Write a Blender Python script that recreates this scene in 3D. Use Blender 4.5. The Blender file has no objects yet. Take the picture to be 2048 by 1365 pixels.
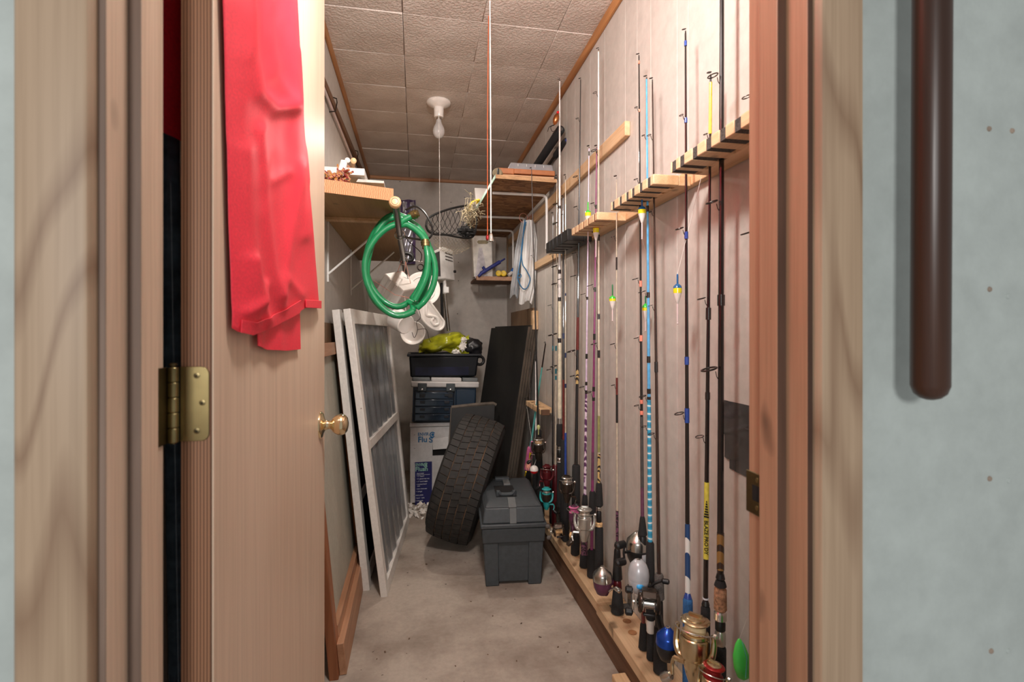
import bpy, math, random
from mathutils import Vector, Matrix, noise
random.seed(7)
R = random.Random(11)
C = bpy.context.scene.collection
SC = bpy.context.scene
PI = math.pi
# ------------------------------------------------------------------ camera, world, lights, exposure
EYE = 1.075
YAW = math.atan(192 / 1024)
F = 1024.0
SA, CA = math.sin(YAW), math.cos(YAW)
cam = bpy.data.cameras.new('camera'); cam.sensor_width = 36; cam.lens = 18.0
cam.shift_y = -14.5 / 2048; cam.clip_start = 0.02
cam.dof.use_dof = True; cam.dof.focus_distance = 1.9; cam.dof.aperture_fstop = 5.6
co = bpy.data.objects.new('camera', cam); C.objects.link(co)
co.location = (0, 0, EYE); co.rotation_euler = (PI / 2, 0, -YAW)
SC.camera = co
w = bpy.data.worlds.new('world'); SC.world = w; w.use_nodes = True
bg = w.node_tree.nodes['Background']; bg.inputs[0].default_value = (1.0, 0.99, 0.965, 1); bg.inputs[1].default_value = 0.30


def lamp(name, kind, loc, energy, color, size=0.1, rot=(0, 0, 0)):
    l = bpy.data.lights.new(name, kind); l.energy = energy; l.color = color
    if kind == 'AREA':
        l.size = size
    else:
        l.shadow_soft_size = size
    o = bpy.data.objects.new(name, l); C.objects.link(o); o.location = loc; o.rotation_euler = rot
    return o


lamp('flash_lamp', 'POINT', (0.10, 0.72, 1.98), 7.5, (1.0, 0.955, 0.925), 0.07)
lamp('flash_fill', 'AREA', (0.10, 0.74, 1.98), 14.5, (1.0, 0.955, 0.925), 0.16, (math.radians(78), 0, 0))  # forward-facing area lamp added at the flash for evener lighting in depth
lamp('camera_left_light', 'AREA', (-0.5, -1.35, 1.36), 18, (1.0, 0.985, 0.96), 0.24, (math.radians(88), 0, math.radians(-30)))  # unseen frontal lamp left of the camera, matched to the rod's wall shadow
SC.view_settings.view_transform = 'Standard'
SC.view_settings.look = 'None'
SC.view_settings.gamma = 1.0
SC.view_settings.exposure = 0.2
SC.view_settings.use_curve_mapping = False

# ------------------------------------------------------------------ measuring helpers (photo pixel -> point on a known plane)
def ray(u, v):
    x = (u - 1024) / F; y = (668 - v) / F
    return (SA + x * CA, CA - x * SA, y)
def ax(u, v, X):
    r = ray(u, v); k = X / r[0]; return Vector((X, r[1] * k, EYE + r[2] * k))
def ay(u, v, Y):
    r = ray(u, v); k = Y / r[1]; return Vector((r[0] * k, Y, EYE + r[2] * k))
def az(u, v, Z):
    r = ray(u, v); k = (Z - EYE) / r[2]; return Vector((r[0] * k, r[1] * k, Z))
def zv(v, X, Y):
    return EYE + (668 - v) / F * (X * SA + Y * CA)
def m_per_px(p):
    return (p[0] * SA + p[1] * CA) / F

# ------------------------------------------------------------------ materials
def lin(c):
    return tuple(((x / 255) / 12.92 if x / 255 <= 0.04045 else ((x / 255 + 0.055) / 1.055) ** 2.4) for x in c) + (1,)
def newmat(name):
    m = bpy.data.materials.new(name); m.use_nodes = True
    return m, m.node_tree.nodes, m.node_tree.links, m.node_tree.nodes['Principled BSDF']
def ramp(N, stops):
    r = N.new('ShaderNodeValToRGB'); e = r.color_ramp.elements
    while len(e) < len(stops): e.new(0.5)
    for i, (p, c) in enumerate(stops):
        e[i].position = p; e[i].color = c if len(c) == 4 else lin(c)
    return r
def coords(N, L, scale, kind='Object', loc=(0, 0, 0)):
    t = N.new('ShaderNodeTexCoord'); mp = N.new('ShaderNodeMapping')
    mp.inputs['Scale'].default_value = scale; mp.inputs['Location'].default_value = loc
    L.new(t.outputs[kind], mp.inputs[0]); return mp.outputs[0]
def tex(N, L, vec, scale, detail=4, rough=0.55, dist=0):
    n = N.new('ShaderNodeTexNoise'); n.inputs['Scale'].default_value = scale
    n.inputs['Detail'].default_value = detail; n.inputs['Roughness'].default_value = rough
    n.inputs['Distortion'].default_value = dist
    if vec is not None: L.new(vec, n.inputs['Vector'])
    return n.outputs[0]
def bump(N, L, B, h, strength, dist=0.002):
    b = N.new('ShaderNodeBump'); b.inputs['Strength'].default_value = strength; b.inputs['Distance'].default_value = dist
    L.new(h, b.inputs['Height']); L.new(b.outputs[0], B.inputs['Normal'])
def mix(N, L, fac, a, b):
    m = N.new('ShaderNodeMix'); m.data_type = 'RGBA'
    if isinstance(fac, float): m.inputs[0].default_value = fac
    else: L.new(fac, m.inputs[0])
    for i, x in ((6, a), (7, b)):
        if isinstance(x, tuple): m.inputs[i].default_value = x
        else: L.new(x, m.inputs[i])
    return m.outputs[2]
def plain(name, c, rough=0.5, metal=0.0, var=0.12, scale=30, bmp=0.0, trans=0.0, alpha=1.0, coat=0.0, spec=0.5):
    m, N, L, B = newmat(name)
    v = coords(N, L, (1, 1, 1)); n = tex(N, L, v, scale, 3)
    a = tuple(max(0, x * (1 - var)) for x in c); b = tuple(min(255, x * (1 + var)) for x in c)
    r = ramp(N, [(0.3, a), (0.7, b)]); L.new(n, r.inputs[0]); L.new(r.outputs[0], B.inputs['Base Color'])
    B.inputs['Roughness'].default_value = rough; B.inputs['Metallic'].default_value = metal
    B.inputs['Transmission Weight'].default_value = trans; B.inputs['Alpha'].default_value = alpha
    B.inputs['Coat Weight'].default_value = coat; B.inputs['Specular IOR Level'].default_value = spec
    if bmp: bump(N, L, B, n, bmp)
    return m
def wood(name, a, b, axis='z', rings=26, rough=0.55, knots=True, contrast=0.5, fine=1.0):
    """long grain along axis"""
    m, N, L, B = newmat(name)
    s = {'x': (0.10, 1, 1), 'y': (1, 0.10, 1), 'z': (1, 1, 0.10)}[axis]
    v = coords(N, L, s)
    n1 = tex(N, L, v, rings, 3, 0.5, 0.6)
    s2 = {'x': (0.02, 1, 1), 'y': (1, 0.02, 1), 'z': (1, 1, 0.02)}[axis]
    n2 = tex(N, L, coords(N, L, s2), 260 * fine, 2, 0.6)
    lo = 0.5 - 0.28 * contrast; hi = 0.5 + 0.28 * contrast
    r1 = ramp(N, [(lo, a), (hi, b)]); L.new(n1, r1.inputs[0])
    r2 = ramp(N, [(0.3, (226, 222, 218)), (0.6, (255, 255, 255))]); L.new(n2, r2.inputs[0])
    mm = N.new('ShaderNodeMix'); mm.data_type = 'RGBA'; mm.blend_type = 'MULTIPLY'; mm.inputs[0].default_value = 0.55
    L.new(r1.outputs[0], mm.inputs[6]); L.new(r2.outputs[0], mm.inputs[7])
    out = mm.outputs[2]
    if knots:
        k = tex(N, L, coords(N, L, (1, 1, 0.6), loc=(3.1, 1.7, 0.4)), 9, 2, 0.5)
        rk = ramp(N, [(0.70, (0, 0, 0)), (0.76, (255, 255, 255))]); L.new(k, rk.inputs[0])
        out = mix(N, L, rk.outputs[0], out, lin(tuple(x * 0.62 for x in a)))
    L.new(out, B.inputs['Base Color']); B.inputs['Roughness'].default_value = rough
    bump(N, L, B, n2, 0.15, 0.001)
    return m
def cathedral(name, a, b, scale=2.2, bandsn=7, rough=0.5):
    m, N, L, B = newmat(name)
    n1 = tex(N, L, coords(N, L, (3.2, 1, 0.55), loc=(0.7, 0.2, 1.9)), scale, 2, 0.45, 0.3)
    mu = N.new('ShaderNodeMath'); mu.operation = 'MULTIPLY'; mu.inputs[1].default_value = bandsn; L.new(n1, mu.inputs[0])
    pp = N.new('ShaderNodeMath'); pp.operation = 'PINGPONG'; pp.inputs[1].default_value = 0.5; L.new(mu.outputs[0], pp.inputs[0])
    r1 = ramp(N, [(0.0, a), (0.22, b), (0.5, b)]); L.new(pp.outputs[0], r1.inputs[0])
    n2 = tex(N, L, coords(N, L, (1, 1, 0.02)), 180, 2, 0.6); r2 = ramp(N, [(0.3, (226, 222, 218)), (0.6, (255, 255, 255))]); L.new(n2, r2.inputs[0])
    mm = N.new('ShaderNodeMix'); mm.data_type = 'RGBA'; mm.blend_type = 'MULTIPLY'; mm.inputs[0].default_value = 0.6
    L.new(r1.outputs[0], mm.inputs[6]); L.new(r2.outputs[0], mm.inputs[7]); out = mm.outputs[2]
    k = tex(N, L, coords(N, L, (1, 1, 0.7), loc=(3.4, 1.1, 0.4)), 16, 1, 0.4); rk = ramp(N, [(0.76, (0, 0, 0)), (0.79, (255, 255, 255))]); L.new(k, rk.inputs[0])
    out = mix(N, L, rk.outputs[0], out, lin(tuple(x * 0.6 for x in a)))
    L.new(out, B.inputs['Base Color']); B.inputs['Roughness'].default_value = rough; return m
def stained(name, base, dark, scale=3.0, amount=0.45, rough=0.7, streak=(1, 1, 1), fine=60, bmp=0.1, specks=None):
    """a painted or mineral surface with its own stains and specks"""
    m, N, L, B = newmat(name)
    n1 = tex(N, L, coords(N, L, streak), scale, 5, 0.6)
    r1 = ramp(N, [(0.42, (0, 0, 0)), (0.75, (255, 255, 255))]); L.new(n1, r1.inputs[0])
    mu = N.new('ShaderNodeMath'); mu.operation = 'MULTIPLY'; mu.inputs[1].default_value = amount; L.new(r1.outputs[0], mu.inputs[0])
    out = mix(N, L, mu.outputs[0], lin(base), lin(dark))
    n2 = tex(N, L, coords(N, L, (1, 1, 1)), fine, 4, 0.7)
    r2 = ramp(N, [(0.3, (228, 228, 228)), (0.7, (255, 255, 255))]); L.new(n2, r2.inputs[0])
    mm = N.new('ShaderNodeMix'); mm.data_type = 'RGBA'; mm.blend_type = 'MULTIPLY'; mm.inputs[0].default_value = 0.7
    L.new(out, mm.inputs[6]); L.new(r2.outputs[0], mm.inputs[7]); out = mm.outputs[2]
    if specks:
        n3 = tex(N, L, coords(N, L, (1, 1, 1), loc=(5, 2, 1)), specks[0], 2, 0.5)
        r3 = ramp(N, [(specks[1], (0, 0, 0)), (specks[1] + 0.03, (255, 255, 255))]); L.new(n3, r3.inputs[0])
        out = mix(N, L, r3.outputs[0], out, lin(specks[2]))
    L.new(out, B.inputs['Base Color']); B.inputs['Roughness'].default_value = rough
    bump(N, L, B, n2, bmp, 0.002)
    return m
def bands(name, stops, axis='z', scale=40, dist=3.0, rough=0.4, interp='LINEAR', wave='BANDS'):
    """printed rod wraps and similar banding"""
    m, N, L, B = newmat(name)
    t = N.new('ShaderNodeTexWave'); t.wave_type = wave; t.bands_direction = {'x': 'X', 'y': 'Y', 'z': 'Z'}[axis] if axis != 'd' else 'DIAGONAL'
    t.inputs['Scale'].default_value = scale; t.inputs['Distortion'].default_value = dist; t.inputs['Detail'].default_value = 2
    L.new(coords(N, L, (1, 1, 1)), t.inputs[0])
    r = ramp(N, stops); r.color_ramp.interpolation = interp; L.new(t.outputs[1], r.inputs[0])
    L.new(r.outputs[0], B.inputs['Base Color']); B.inputs['Roughness'].default_value = rough
    B.inputs['Coat Weight'].default_value = 0.4
    return m

M = {}
M['wall_in'] = stained('interior_wall_paint', (206, 197, 188), (186, 174, 162), 2.2, 0.4, 0.5, (1, 3, 0.5), 25, 0.02, (70, 0.80, (120, 92, 74)))
M['wall_back'] = stained('back_wall_paint', (200, 190, 180), (176, 164, 152), 2.0, 0.4, 0.6, (1, 1, 1), 25, 0.02, (50, 0.82, (120, 100, 84)))
M['wall_out'] = stained('outer_wall_paint', (192, 201, 198), (180, 188, 185), 2.5, 0.5, 0.5, (1, 1, 0.7), 18, 0.02, (60, 0.80, (110, 100, 92)))
M['groove'] = plain('wall_groove', (160, 142, 128), 0.8)
M['floor'] = stained('worn_concrete', (186, 172, 158), (116, 98, 84), 2.6, 0.95, 0.85, (1, 1, 1), 60, 0.25, (45, 0.72, (96, 84, 74)))
M['ceil_back'] = plain('ceiling_gap', (110, 92, 80), 0.9)
def tilemat():
    m, N, L, B = newmat('ceiling_tile')
    v = coords(N, L, (1, 1, 1))
    n = tex(N, L, v, 95, 2, 0.5); n2 = tex(N, L, v, 4, 3)
    r = ramp(N, [(0.35, (196, 180, 168)), (0.65, (216, 202, 191))]); L.new(n2, r.inputs[0])
    L.new(r.outputs[0], B.inputs['Base Color']); B.inputs['Roughness'].default_value = 0.6
    rr = ramp(N, [(0.42, (0, 0, 0)), (0.58, (255, 255, 255))]); L.new(n, rr.inputs[0])
    bump(N, L, B, rr.outputs[0], 0.55, 0.0025); return m
M['tile'] = tilemat()
M['trim'] = wood('ceiling_trim_wood', (150, 96, 52), (190, 132, 80), 'y', 20, 0.5, False)
M['trimx'] = wood('ceiling_trim_wood_cross', (150, 96, 52), (190, 132, 80), 'x', 20, 0.5, False)
M['casing'] = cathedral('pine_casing', (150, 122, 98), (180, 154, 128))
M['jamb_l'] = wood('pale_jamb_wood', (220, 190, 164), (234, 208, 184), 'z', 22, 0.55, True, 1.2)
M['jamb_r'] = wood('reddish_jamb_wood', (168, 126, 98), (188, 146, 116), 'z', 26, 0.5, True, 1.3)  # right jamb tone, redder and darker than the left
M['edge_l'] = wood('grey_brown_edge', (118, 98, 86), (142, 120, 106), 'z', 22, 0.6, False)
M['edge_r'] = wood('dark_brown_edge', (72, 50, 40), (98, 72, 58), 'z', 22, 0.6, False)
M['birch'] = wood('birch_door_veneer', (222, 192, 166), (232, 206, 182), 'z', 8, 0.42, False, 1.6, 0.5)
def firedge():
    m, N, L, B = newmat('fir_door_edge')
    t = N.new('ShaderNodeTexWave'); t.bands_direction = 'X'; t.inputs['Scale'].default_value = 88
    t.inputs['Distortion'].default_value = 1.2; t.inputs['Detail'].default_value = 2; t.inputs['Detail Scale'].default_value = 0.5
    L.new(coords(N, L, (1, 1, 0.12)), t.inputs[0])
    r = ramp(N, [(0.2, (112, 76, 54)), (0.8, (160, 116, 86))]); L.new(t.outputs[1], r.inputs[0])
    L.new(r.outputs[0], B.inputs['Base Color']); B.inputs['Roughness'].default_value = 0.6
    bump(N, L, B, t.outputs[1], 0.2, 0.001); return m
M['fir'] = firedge()
M['pine_y'] = wood('pine_along_depth', (206, 164, 118), (236, 200, 158), 'y', 24, 0.55, True, 0.7)
M['pine_old'] = wood('weathered_plank', (194, 156, 116), (224, 190, 152), 'y', 18, 0.6, True, 0.8)
M['endgrain'] = bands('plank_end_grain', [(0.2, (188, 122, 78)), (0.8, (226, 168, 120))], 'x', 55, 5, 0.7)
M['ply_under'] = wood('shelf_underside_wood', (150, 112, 70), (186, 148, 102), 'y', 9, 0.6, True, 0.8)
M['brown2x4'] = wood('brown_two_by_four', (92, 62, 42), (128, 92, 66), 'y', 16, 0.7, True, 0.9)
M['frame_brown'] = wood('brown_frame_wood', (140, 84, 52), (178, 116, 78), 'z', 20, 0.5, False)
M['frame_brown_y'] = wood('brown_rail_wood', (168, 120, 88), (200, 152, 118), 'y', 20, 0.5, False)
M['frame_orange'] = wood('orange_stop_wood', (160, 88, 34), (196, 120, 56), 'z', 20, 0.5, False)
M['panel_pale'] = stained('pale_screen_panel', (190, 184, 168), (150, 146, 132), 3, 0.6, 0.7, (1, 2, 0.6), 60, 0.05)
M['white_wood'] = stained('chipped_white_paint', (242, 236, 228), (208, 196, 184), 6, 0.5, 0.5, (1, 1, 0.5), 60, 0.1, (38, 0.76, (120, 96, 80)))
M['pole_wood'] = wood('turned_pole_wood', (222, 176, 122), (240, 202, 152), 'y', 30, 0.4, False)
M['pole_dark'] = plain('dark_pole_shaft', (66, 56, 48), 0.25, 0.6, 0.15, 12)
M['rodwood'] = wood('varnished_brown_rod', (48, 28, 19), (78, 46, 30), 'z', 18, 0.36, True, 0.9)
M['redcloth'] = plain('red_nylon_cloth', (242, 52, 72), 0.5, 0, 0.05, 300, 0.02)
M['brass'] = plain('polished_brass', (236, 216, 176), 0.14, 1, 0.04)
M['antbrass'] = plain('satin_brass', (150, 136, 96), 0.34, 1, 0.12, 18)
M['antbrass_dk'] = plain('aged_brass', (110, 98, 70), 0.38, 1, 0.15, 18)
M['dark'] = plain('black_recess', (14, 12, 11), 0.9)
M['black'] = plain('black_plastic', (24, 23, 23), 0.42, 0, 0.2)
M['blacksheen'] = plain('black_with_blue_sheen', (84, 104, 122), 0.22, 0, 0.2, 30, 0, 0, 1, 0.5)  # black poles lifted to blue-grey, their blue sheen put into the base colour
M['blackfoam'] = plain('black_foam', (30, 29, 29), 0.85, 0, 0.3, 400, 0.3)
M['greyfoam'] = plain('grey_foam', (88, 82, 78), 0.9, 0, 0.25, 400, 0.3)
M['cork'] = plain('cork_grip', (150, 112, 84), 0.8, 0, 0.3, 160, 0.2)
M['cork_lt'] = plain('pale_cork', (206, 164, 116), 0.8, 0, 0.25, 160, 0.2)
M['silver'] = plain('silver_metal', (205, 202, 196), 0.24, 1, 0.02)
M['silverpaint'] = plain('silver_paint', (200, 197, 190), 0.28, 0.85, 0.02)
M['gold'] = plain('champagne_gold', (206, 186, 150), 0.24, 1, 0.02)
M['goldline'] = plain('pale_line', (226, 202, 160), 0.4, 0, 0.08)
M['redanod'] = plain('red_spool', (150, 34, 34), 0.3, 0.5, 0.1)
M['maroon'] = plain('maroon_plastic', (86, 20, 26), 0.3, 0.2, 0.1)
M['purple'] = plain('purple_reel_body', (92, 50, 74), 0.35, 0.2, 0.1)
M['pink'] = plain('pink_plastic', (206, 106, 150), 0.4)
M['teal'] = plain('teal_plastic', (40, 150, 150), 0.35)
M['tealrod'] = plain('teal_blank', (96, 176, 168), 0.35)
M['bluereel'] = plain('blue_reel_cover', (34, 76, 170), 0.25, 0.6, 0.06)
M['greyreel'] = plain('pale_grey_cover', (190, 192, 196), 0.3, 0.2, 0.06)
M['cyanbit'] = plain('cyan_plastic', (60, 160, 220), 0.4)
M['wire'] = plain('guide_wire', (60, 54, 50), 0.3, 0.8)
M['wire_lt'] = plain('bright_wire', (210, 205, 196), 0.25, 0.9)
M['white'] = plain('white_plastic', (232, 226, 218), 0.42, 0, 0.04, 12)
M['whitepaint'] = plain('white_enamel', (236, 232, 226), 0.35, 0, 0.03)
M['porcelain'] = plain('porcelain', (238, 230, 222), 0.2, 0, 0.03)
def bulbmat():
    m, N, L, B = newmat('frosted_bulb_glass')
    n = tex(N, L, coords(N, L, (1, 1, 1)), 20, 2); r = ramp(N, [(0.3, (216, 210, 206)), (0.7, (232, 228, 224))]); L.new(n, r.inputs[0])
    L.new(r.outputs[0], B.inputs['Base Color']); B.inputs['Roughness'].default_value = 0.25
    B.inputs['Transmission Weight'].default_value = 0.35; return m
M['bulb'] = bulbmat()
M['string'] = plain('white_string', (226, 220, 212), 0.8)
M['orange'] = plain('orange_cord', (206, 96, 50), 0.7)
M['pinkcord'] = plain('pink_cord', (222, 150, 130), 0.7)
M['hose'] = plain('green_hose', (28, 138, 84), 0.42, 0, 0.08, 20, 0, 0, 1, 0.3)
M['netcord'] = plain('black_net_cord', (22, 21, 21), 0.7)
M['tancord'] = plain('tan_fibre', (150, 136, 108), 0.85)
M['purplebag'] = plain('purple_printed_bag', (92, 72, 108), 0.4, 0, 0.25, 14)
M['foil'] = plain('silver_foil', (208, 208, 216), 0.25, 0.7, 0.15, 18, 0.5)
M['darkglass'] = plain('dark_glass', (62, 60, 60), 0.12, 0, 0.2, 8)
M['chrome'] = plain('chrome', (214, 212, 208), 0.12, 1, 0.04)
M['yellowbag'] = plain('yellow_green_film', (150, 150, 30), 0.28, 0, 0.25, 9, 0.3)
M['blackbag'] = plain('black_film', (26, 25, 28), 0.35, 0, 0.3, 20, 0.3)
M['paper'] = plain('white_paper', (226, 218, 208), 0.8, 0, 0.08, 20)
M['tote'] = plain('navy_tote_plastic', (19, 21, 27), 0.42, 0, 0.12, 10)
M['totelabel'] = plain('navy_tote_label', (22, 24, 44), 0.4, 0, 0.3, 14)
M['tackle'] = plain('blue_tackle_plastic', (22, 42, 60), 0.42, 0, 0.1, 10)
M['tacklelid'] = plain('grey_tackle_lid', (196, 190, 186), 0.4, 0, 0.06, 10)
M['clearblue'] = plain('smoky_clear_plastic', (66, 80, 96), 0.12, 0, 0.2, 8, 0, 0.55)
M['carton'] = stained('white_carton', (206, 202, 198), (150, 130, 112), 4, 0.4, 0.75, (1, 1, 1), 50, 0.05)
M['cartonbrown'] = plain('brown_carton', (150, 122, 96), 0.85)
M['inkblue'] = plain('teal_print', (24, 96, 140), 0.6)
M['navyprint'] = plain('navy_print', (30, 32, 92), 0.55)
M['whiteprint'] = plain('white_print', (214, 214, 220), 0.6)
M['paleprint'] = plain('pale_green_print', (150, 196, 176), 0.6)
M['blackboard'] = stained('black_board', (28, 27, 26), (52, 49, 45), 5, 0.7, 0.55, (1, 1, 0.3), 50, 0.1)
M['boardedge'] = stained('worn_board_edge', (104, 92, 80), (40, 36, 32), 14, 0.9, 0.7, (1, 1, 0.3), 60, 0.1)
M['oldwood'] = wood('old_grey_brown_board', (112, 84, 58), (146, 116, 86), 'z', 14, 0.7, True, 0.9)
M['rubber'] = plain('tire_rubber', (40, 37, 34), 0.7, 0, 0.25, 40, 0.15)
M['rubberdirt'] = stained('dusty_tread_groove', (58, 51, 45), (160, 120, 84), 9, 0.9, 0.85, (1, 1, 1), 80, 0.1)
M['toolgrey'] = plain('slate_grey_plastic', (64, 69, 72), 0.5, 0, 0.07, 60, 0.05)
M['toolgrey2'] = plain('slate_grey_band', (58, 63, 66), 0.48, 0, 0.07, 60, 0.05)
M['toolrail'] = plain('pale_grey_rail', (100, 103, 103), 0.5, 0, 0.06)
def osbmat():
    m, N, L, B = newmat('oriented_strand_board')
    v = coords(N, L, (1, 2.2, 1)); vo = N.new('ShaderNodeTexVoronoi'); vo.inputs['Scale'].default_value = 26
    n = tex(N, L, coords(N, L, (1, 1, 1)), 14, 3)
    ad = N.new('ShaderNodeMix'); ad.data_type = 'RGBA'; ad.inputs[0].default_value = 0.12
    L.new(v, ad.inputs[6]); L.new(n, ad.inputs[7]); L.new(ad.outputs[2], vo.inputs['Vector'])
    r = ramp(N, [(0.0, (104, 66, 36)), (0.5, (146, 100, 60)), (1.0, (186, 142, 96))]); L.new(vo.outputs['Color'], r.inputs[0])
    L.new(r.outputs[0], B.inputs['Base Color']); B.inputs['Roughness'].default_value = 0.7
    bump(N, L, B, vo.outputs['Distance'], 0.3, 0.002); return m
M['osb'] = osbmat()
M['osbedge'] = stained('strand_board_edge', (222, 176, 130), (150, 104, 66), 40, 0.8, 0.8, (0.4, 0.4, 2), 90, 0.2)
M['tanbox'] = plain('tan_box_plastic', (226, 178, 136), 0.5, 0, 0.04)
M['tanlid'] = plain('caramel_box_lid', (190, 120, 76), 0.45, 0, 0.05)
M['clear'] = plain('clear_plastic', (222, 222, 226), 0.12, 0, 0.04, 8, 0, 0.6)
M['yellow'] = plain('yellow_plastic', (232, 190, 40), 0.45)
M['olive'] = plain('olive_tube', (116, 116, 92), 0.5)
M['navy'] = plain('navy_plastic', (44, 52, 120), 0.4)
M['blue'] = plain('bright_blue_plastic', (40, 116, 206), 0.4)
M['bluecord'] = plain('blue_cord', (46, 108, 150), 0.6)
M['bagwhite'] = plain('white_film', (222, 220, 216), 0.35, 0, 0.06, 10, 0.2)
M['bagclear'] = plain('cloudy_film', (206, 208, 210), 0.25, 0, 0.1, 10, 0.3, 0.3)
M['duct'] = plain('grey_duct_tape', (98, 95, 92), 0.26, 0.45, 0.12, 10, 0.15)
M['greenlure'] = plain('green_lure', (76, 210, 84), 0.35, 0, 0.04)
M['copper'] = plain('copper_lure', (200, 130, 80), 0.2, 1, 0.1)
for k, c in dict(bob_green=(60, 200, 60), bob_dkgreen=(36, 110, 66), bob_yellow=(238, 226, 30), bob_white=(236, 228, 220), bob_red=(214, 28, 36), bob_blue=(26, 92, 144),
                 pinkwhite=(226, 206, 204)).items():
    M[k] = plain(k.replace('bob_', 'float_') + '_lacquer', c, 0.2, 0, 0.03, 20, 0, 0, 1, 0.4)
for k, c in dict(b_black=(34, 28, 26), b_brown=(58, 42, 36), b_blue=(92, 172, 222), b_white=(236, 230, 224), b_lav=(214, 190, 214), b_purple=(132, 52, 100), b_maroon=(104, 40, 36),
                 b_yellow=(224, 208, 80), b_clear=(196, 182, 160), b_olive=(150, 146, 92), b_navy=(40, 52, 88), b_cream=(226, 216, 188), b_coral=(240, 140, 116), b_royal=(44, 72, 150),
                 b_teal=(40, 110, 120), b_grey=(78, 74, 72), b_plum=(104, 60, 84)).items():
    M[k] = plain(k[2:] + '_rod_lacquer', c, 0.25, 0.1, 0.08, 60, 0, 0, 1, 0.5)
M['w_cyan'] = bands('cyan_striped_wrap', [(0.0, (40, 140, 176)), (0.86, (70, 170, 206)), (0.94, (224, 240, 240))], 'z', 14, 2.0)
M['w_purple'] = bands('purple_mottled_wrap', [(0.3, (92, 52, 92)), (0.6, (150, 108, 150)), (0.8, (226, 206, 220))], 'd', 18, 14)
M['w_bluewhite'] = bands('blue_white_swirl_wrap', [(0.45, (32, 66, 112)), (0.55, (222, 220, 214))], 'd', 7, 5, 0.35, 'CONSTANT')
M['w_gold'] = bands('gold_cross_wrap', [(0.62, (150, 112, 56)), (0.7, (60, 40, 28))], 'd', 16, 2, 0.35, 'CONSTANT')
M['w_speck'] = bands('dark_speckled_wrap', [(0.4, (40, 28, 36)), (0.75, (112, 66, 92))], 'd', 40, 14)
M['w_goldscript'] = bands('gold_printed_wrap', [(0.35, (40, 32, 24)), (0.5, (196, 166, 108))], 'd', 24, 12)

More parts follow.
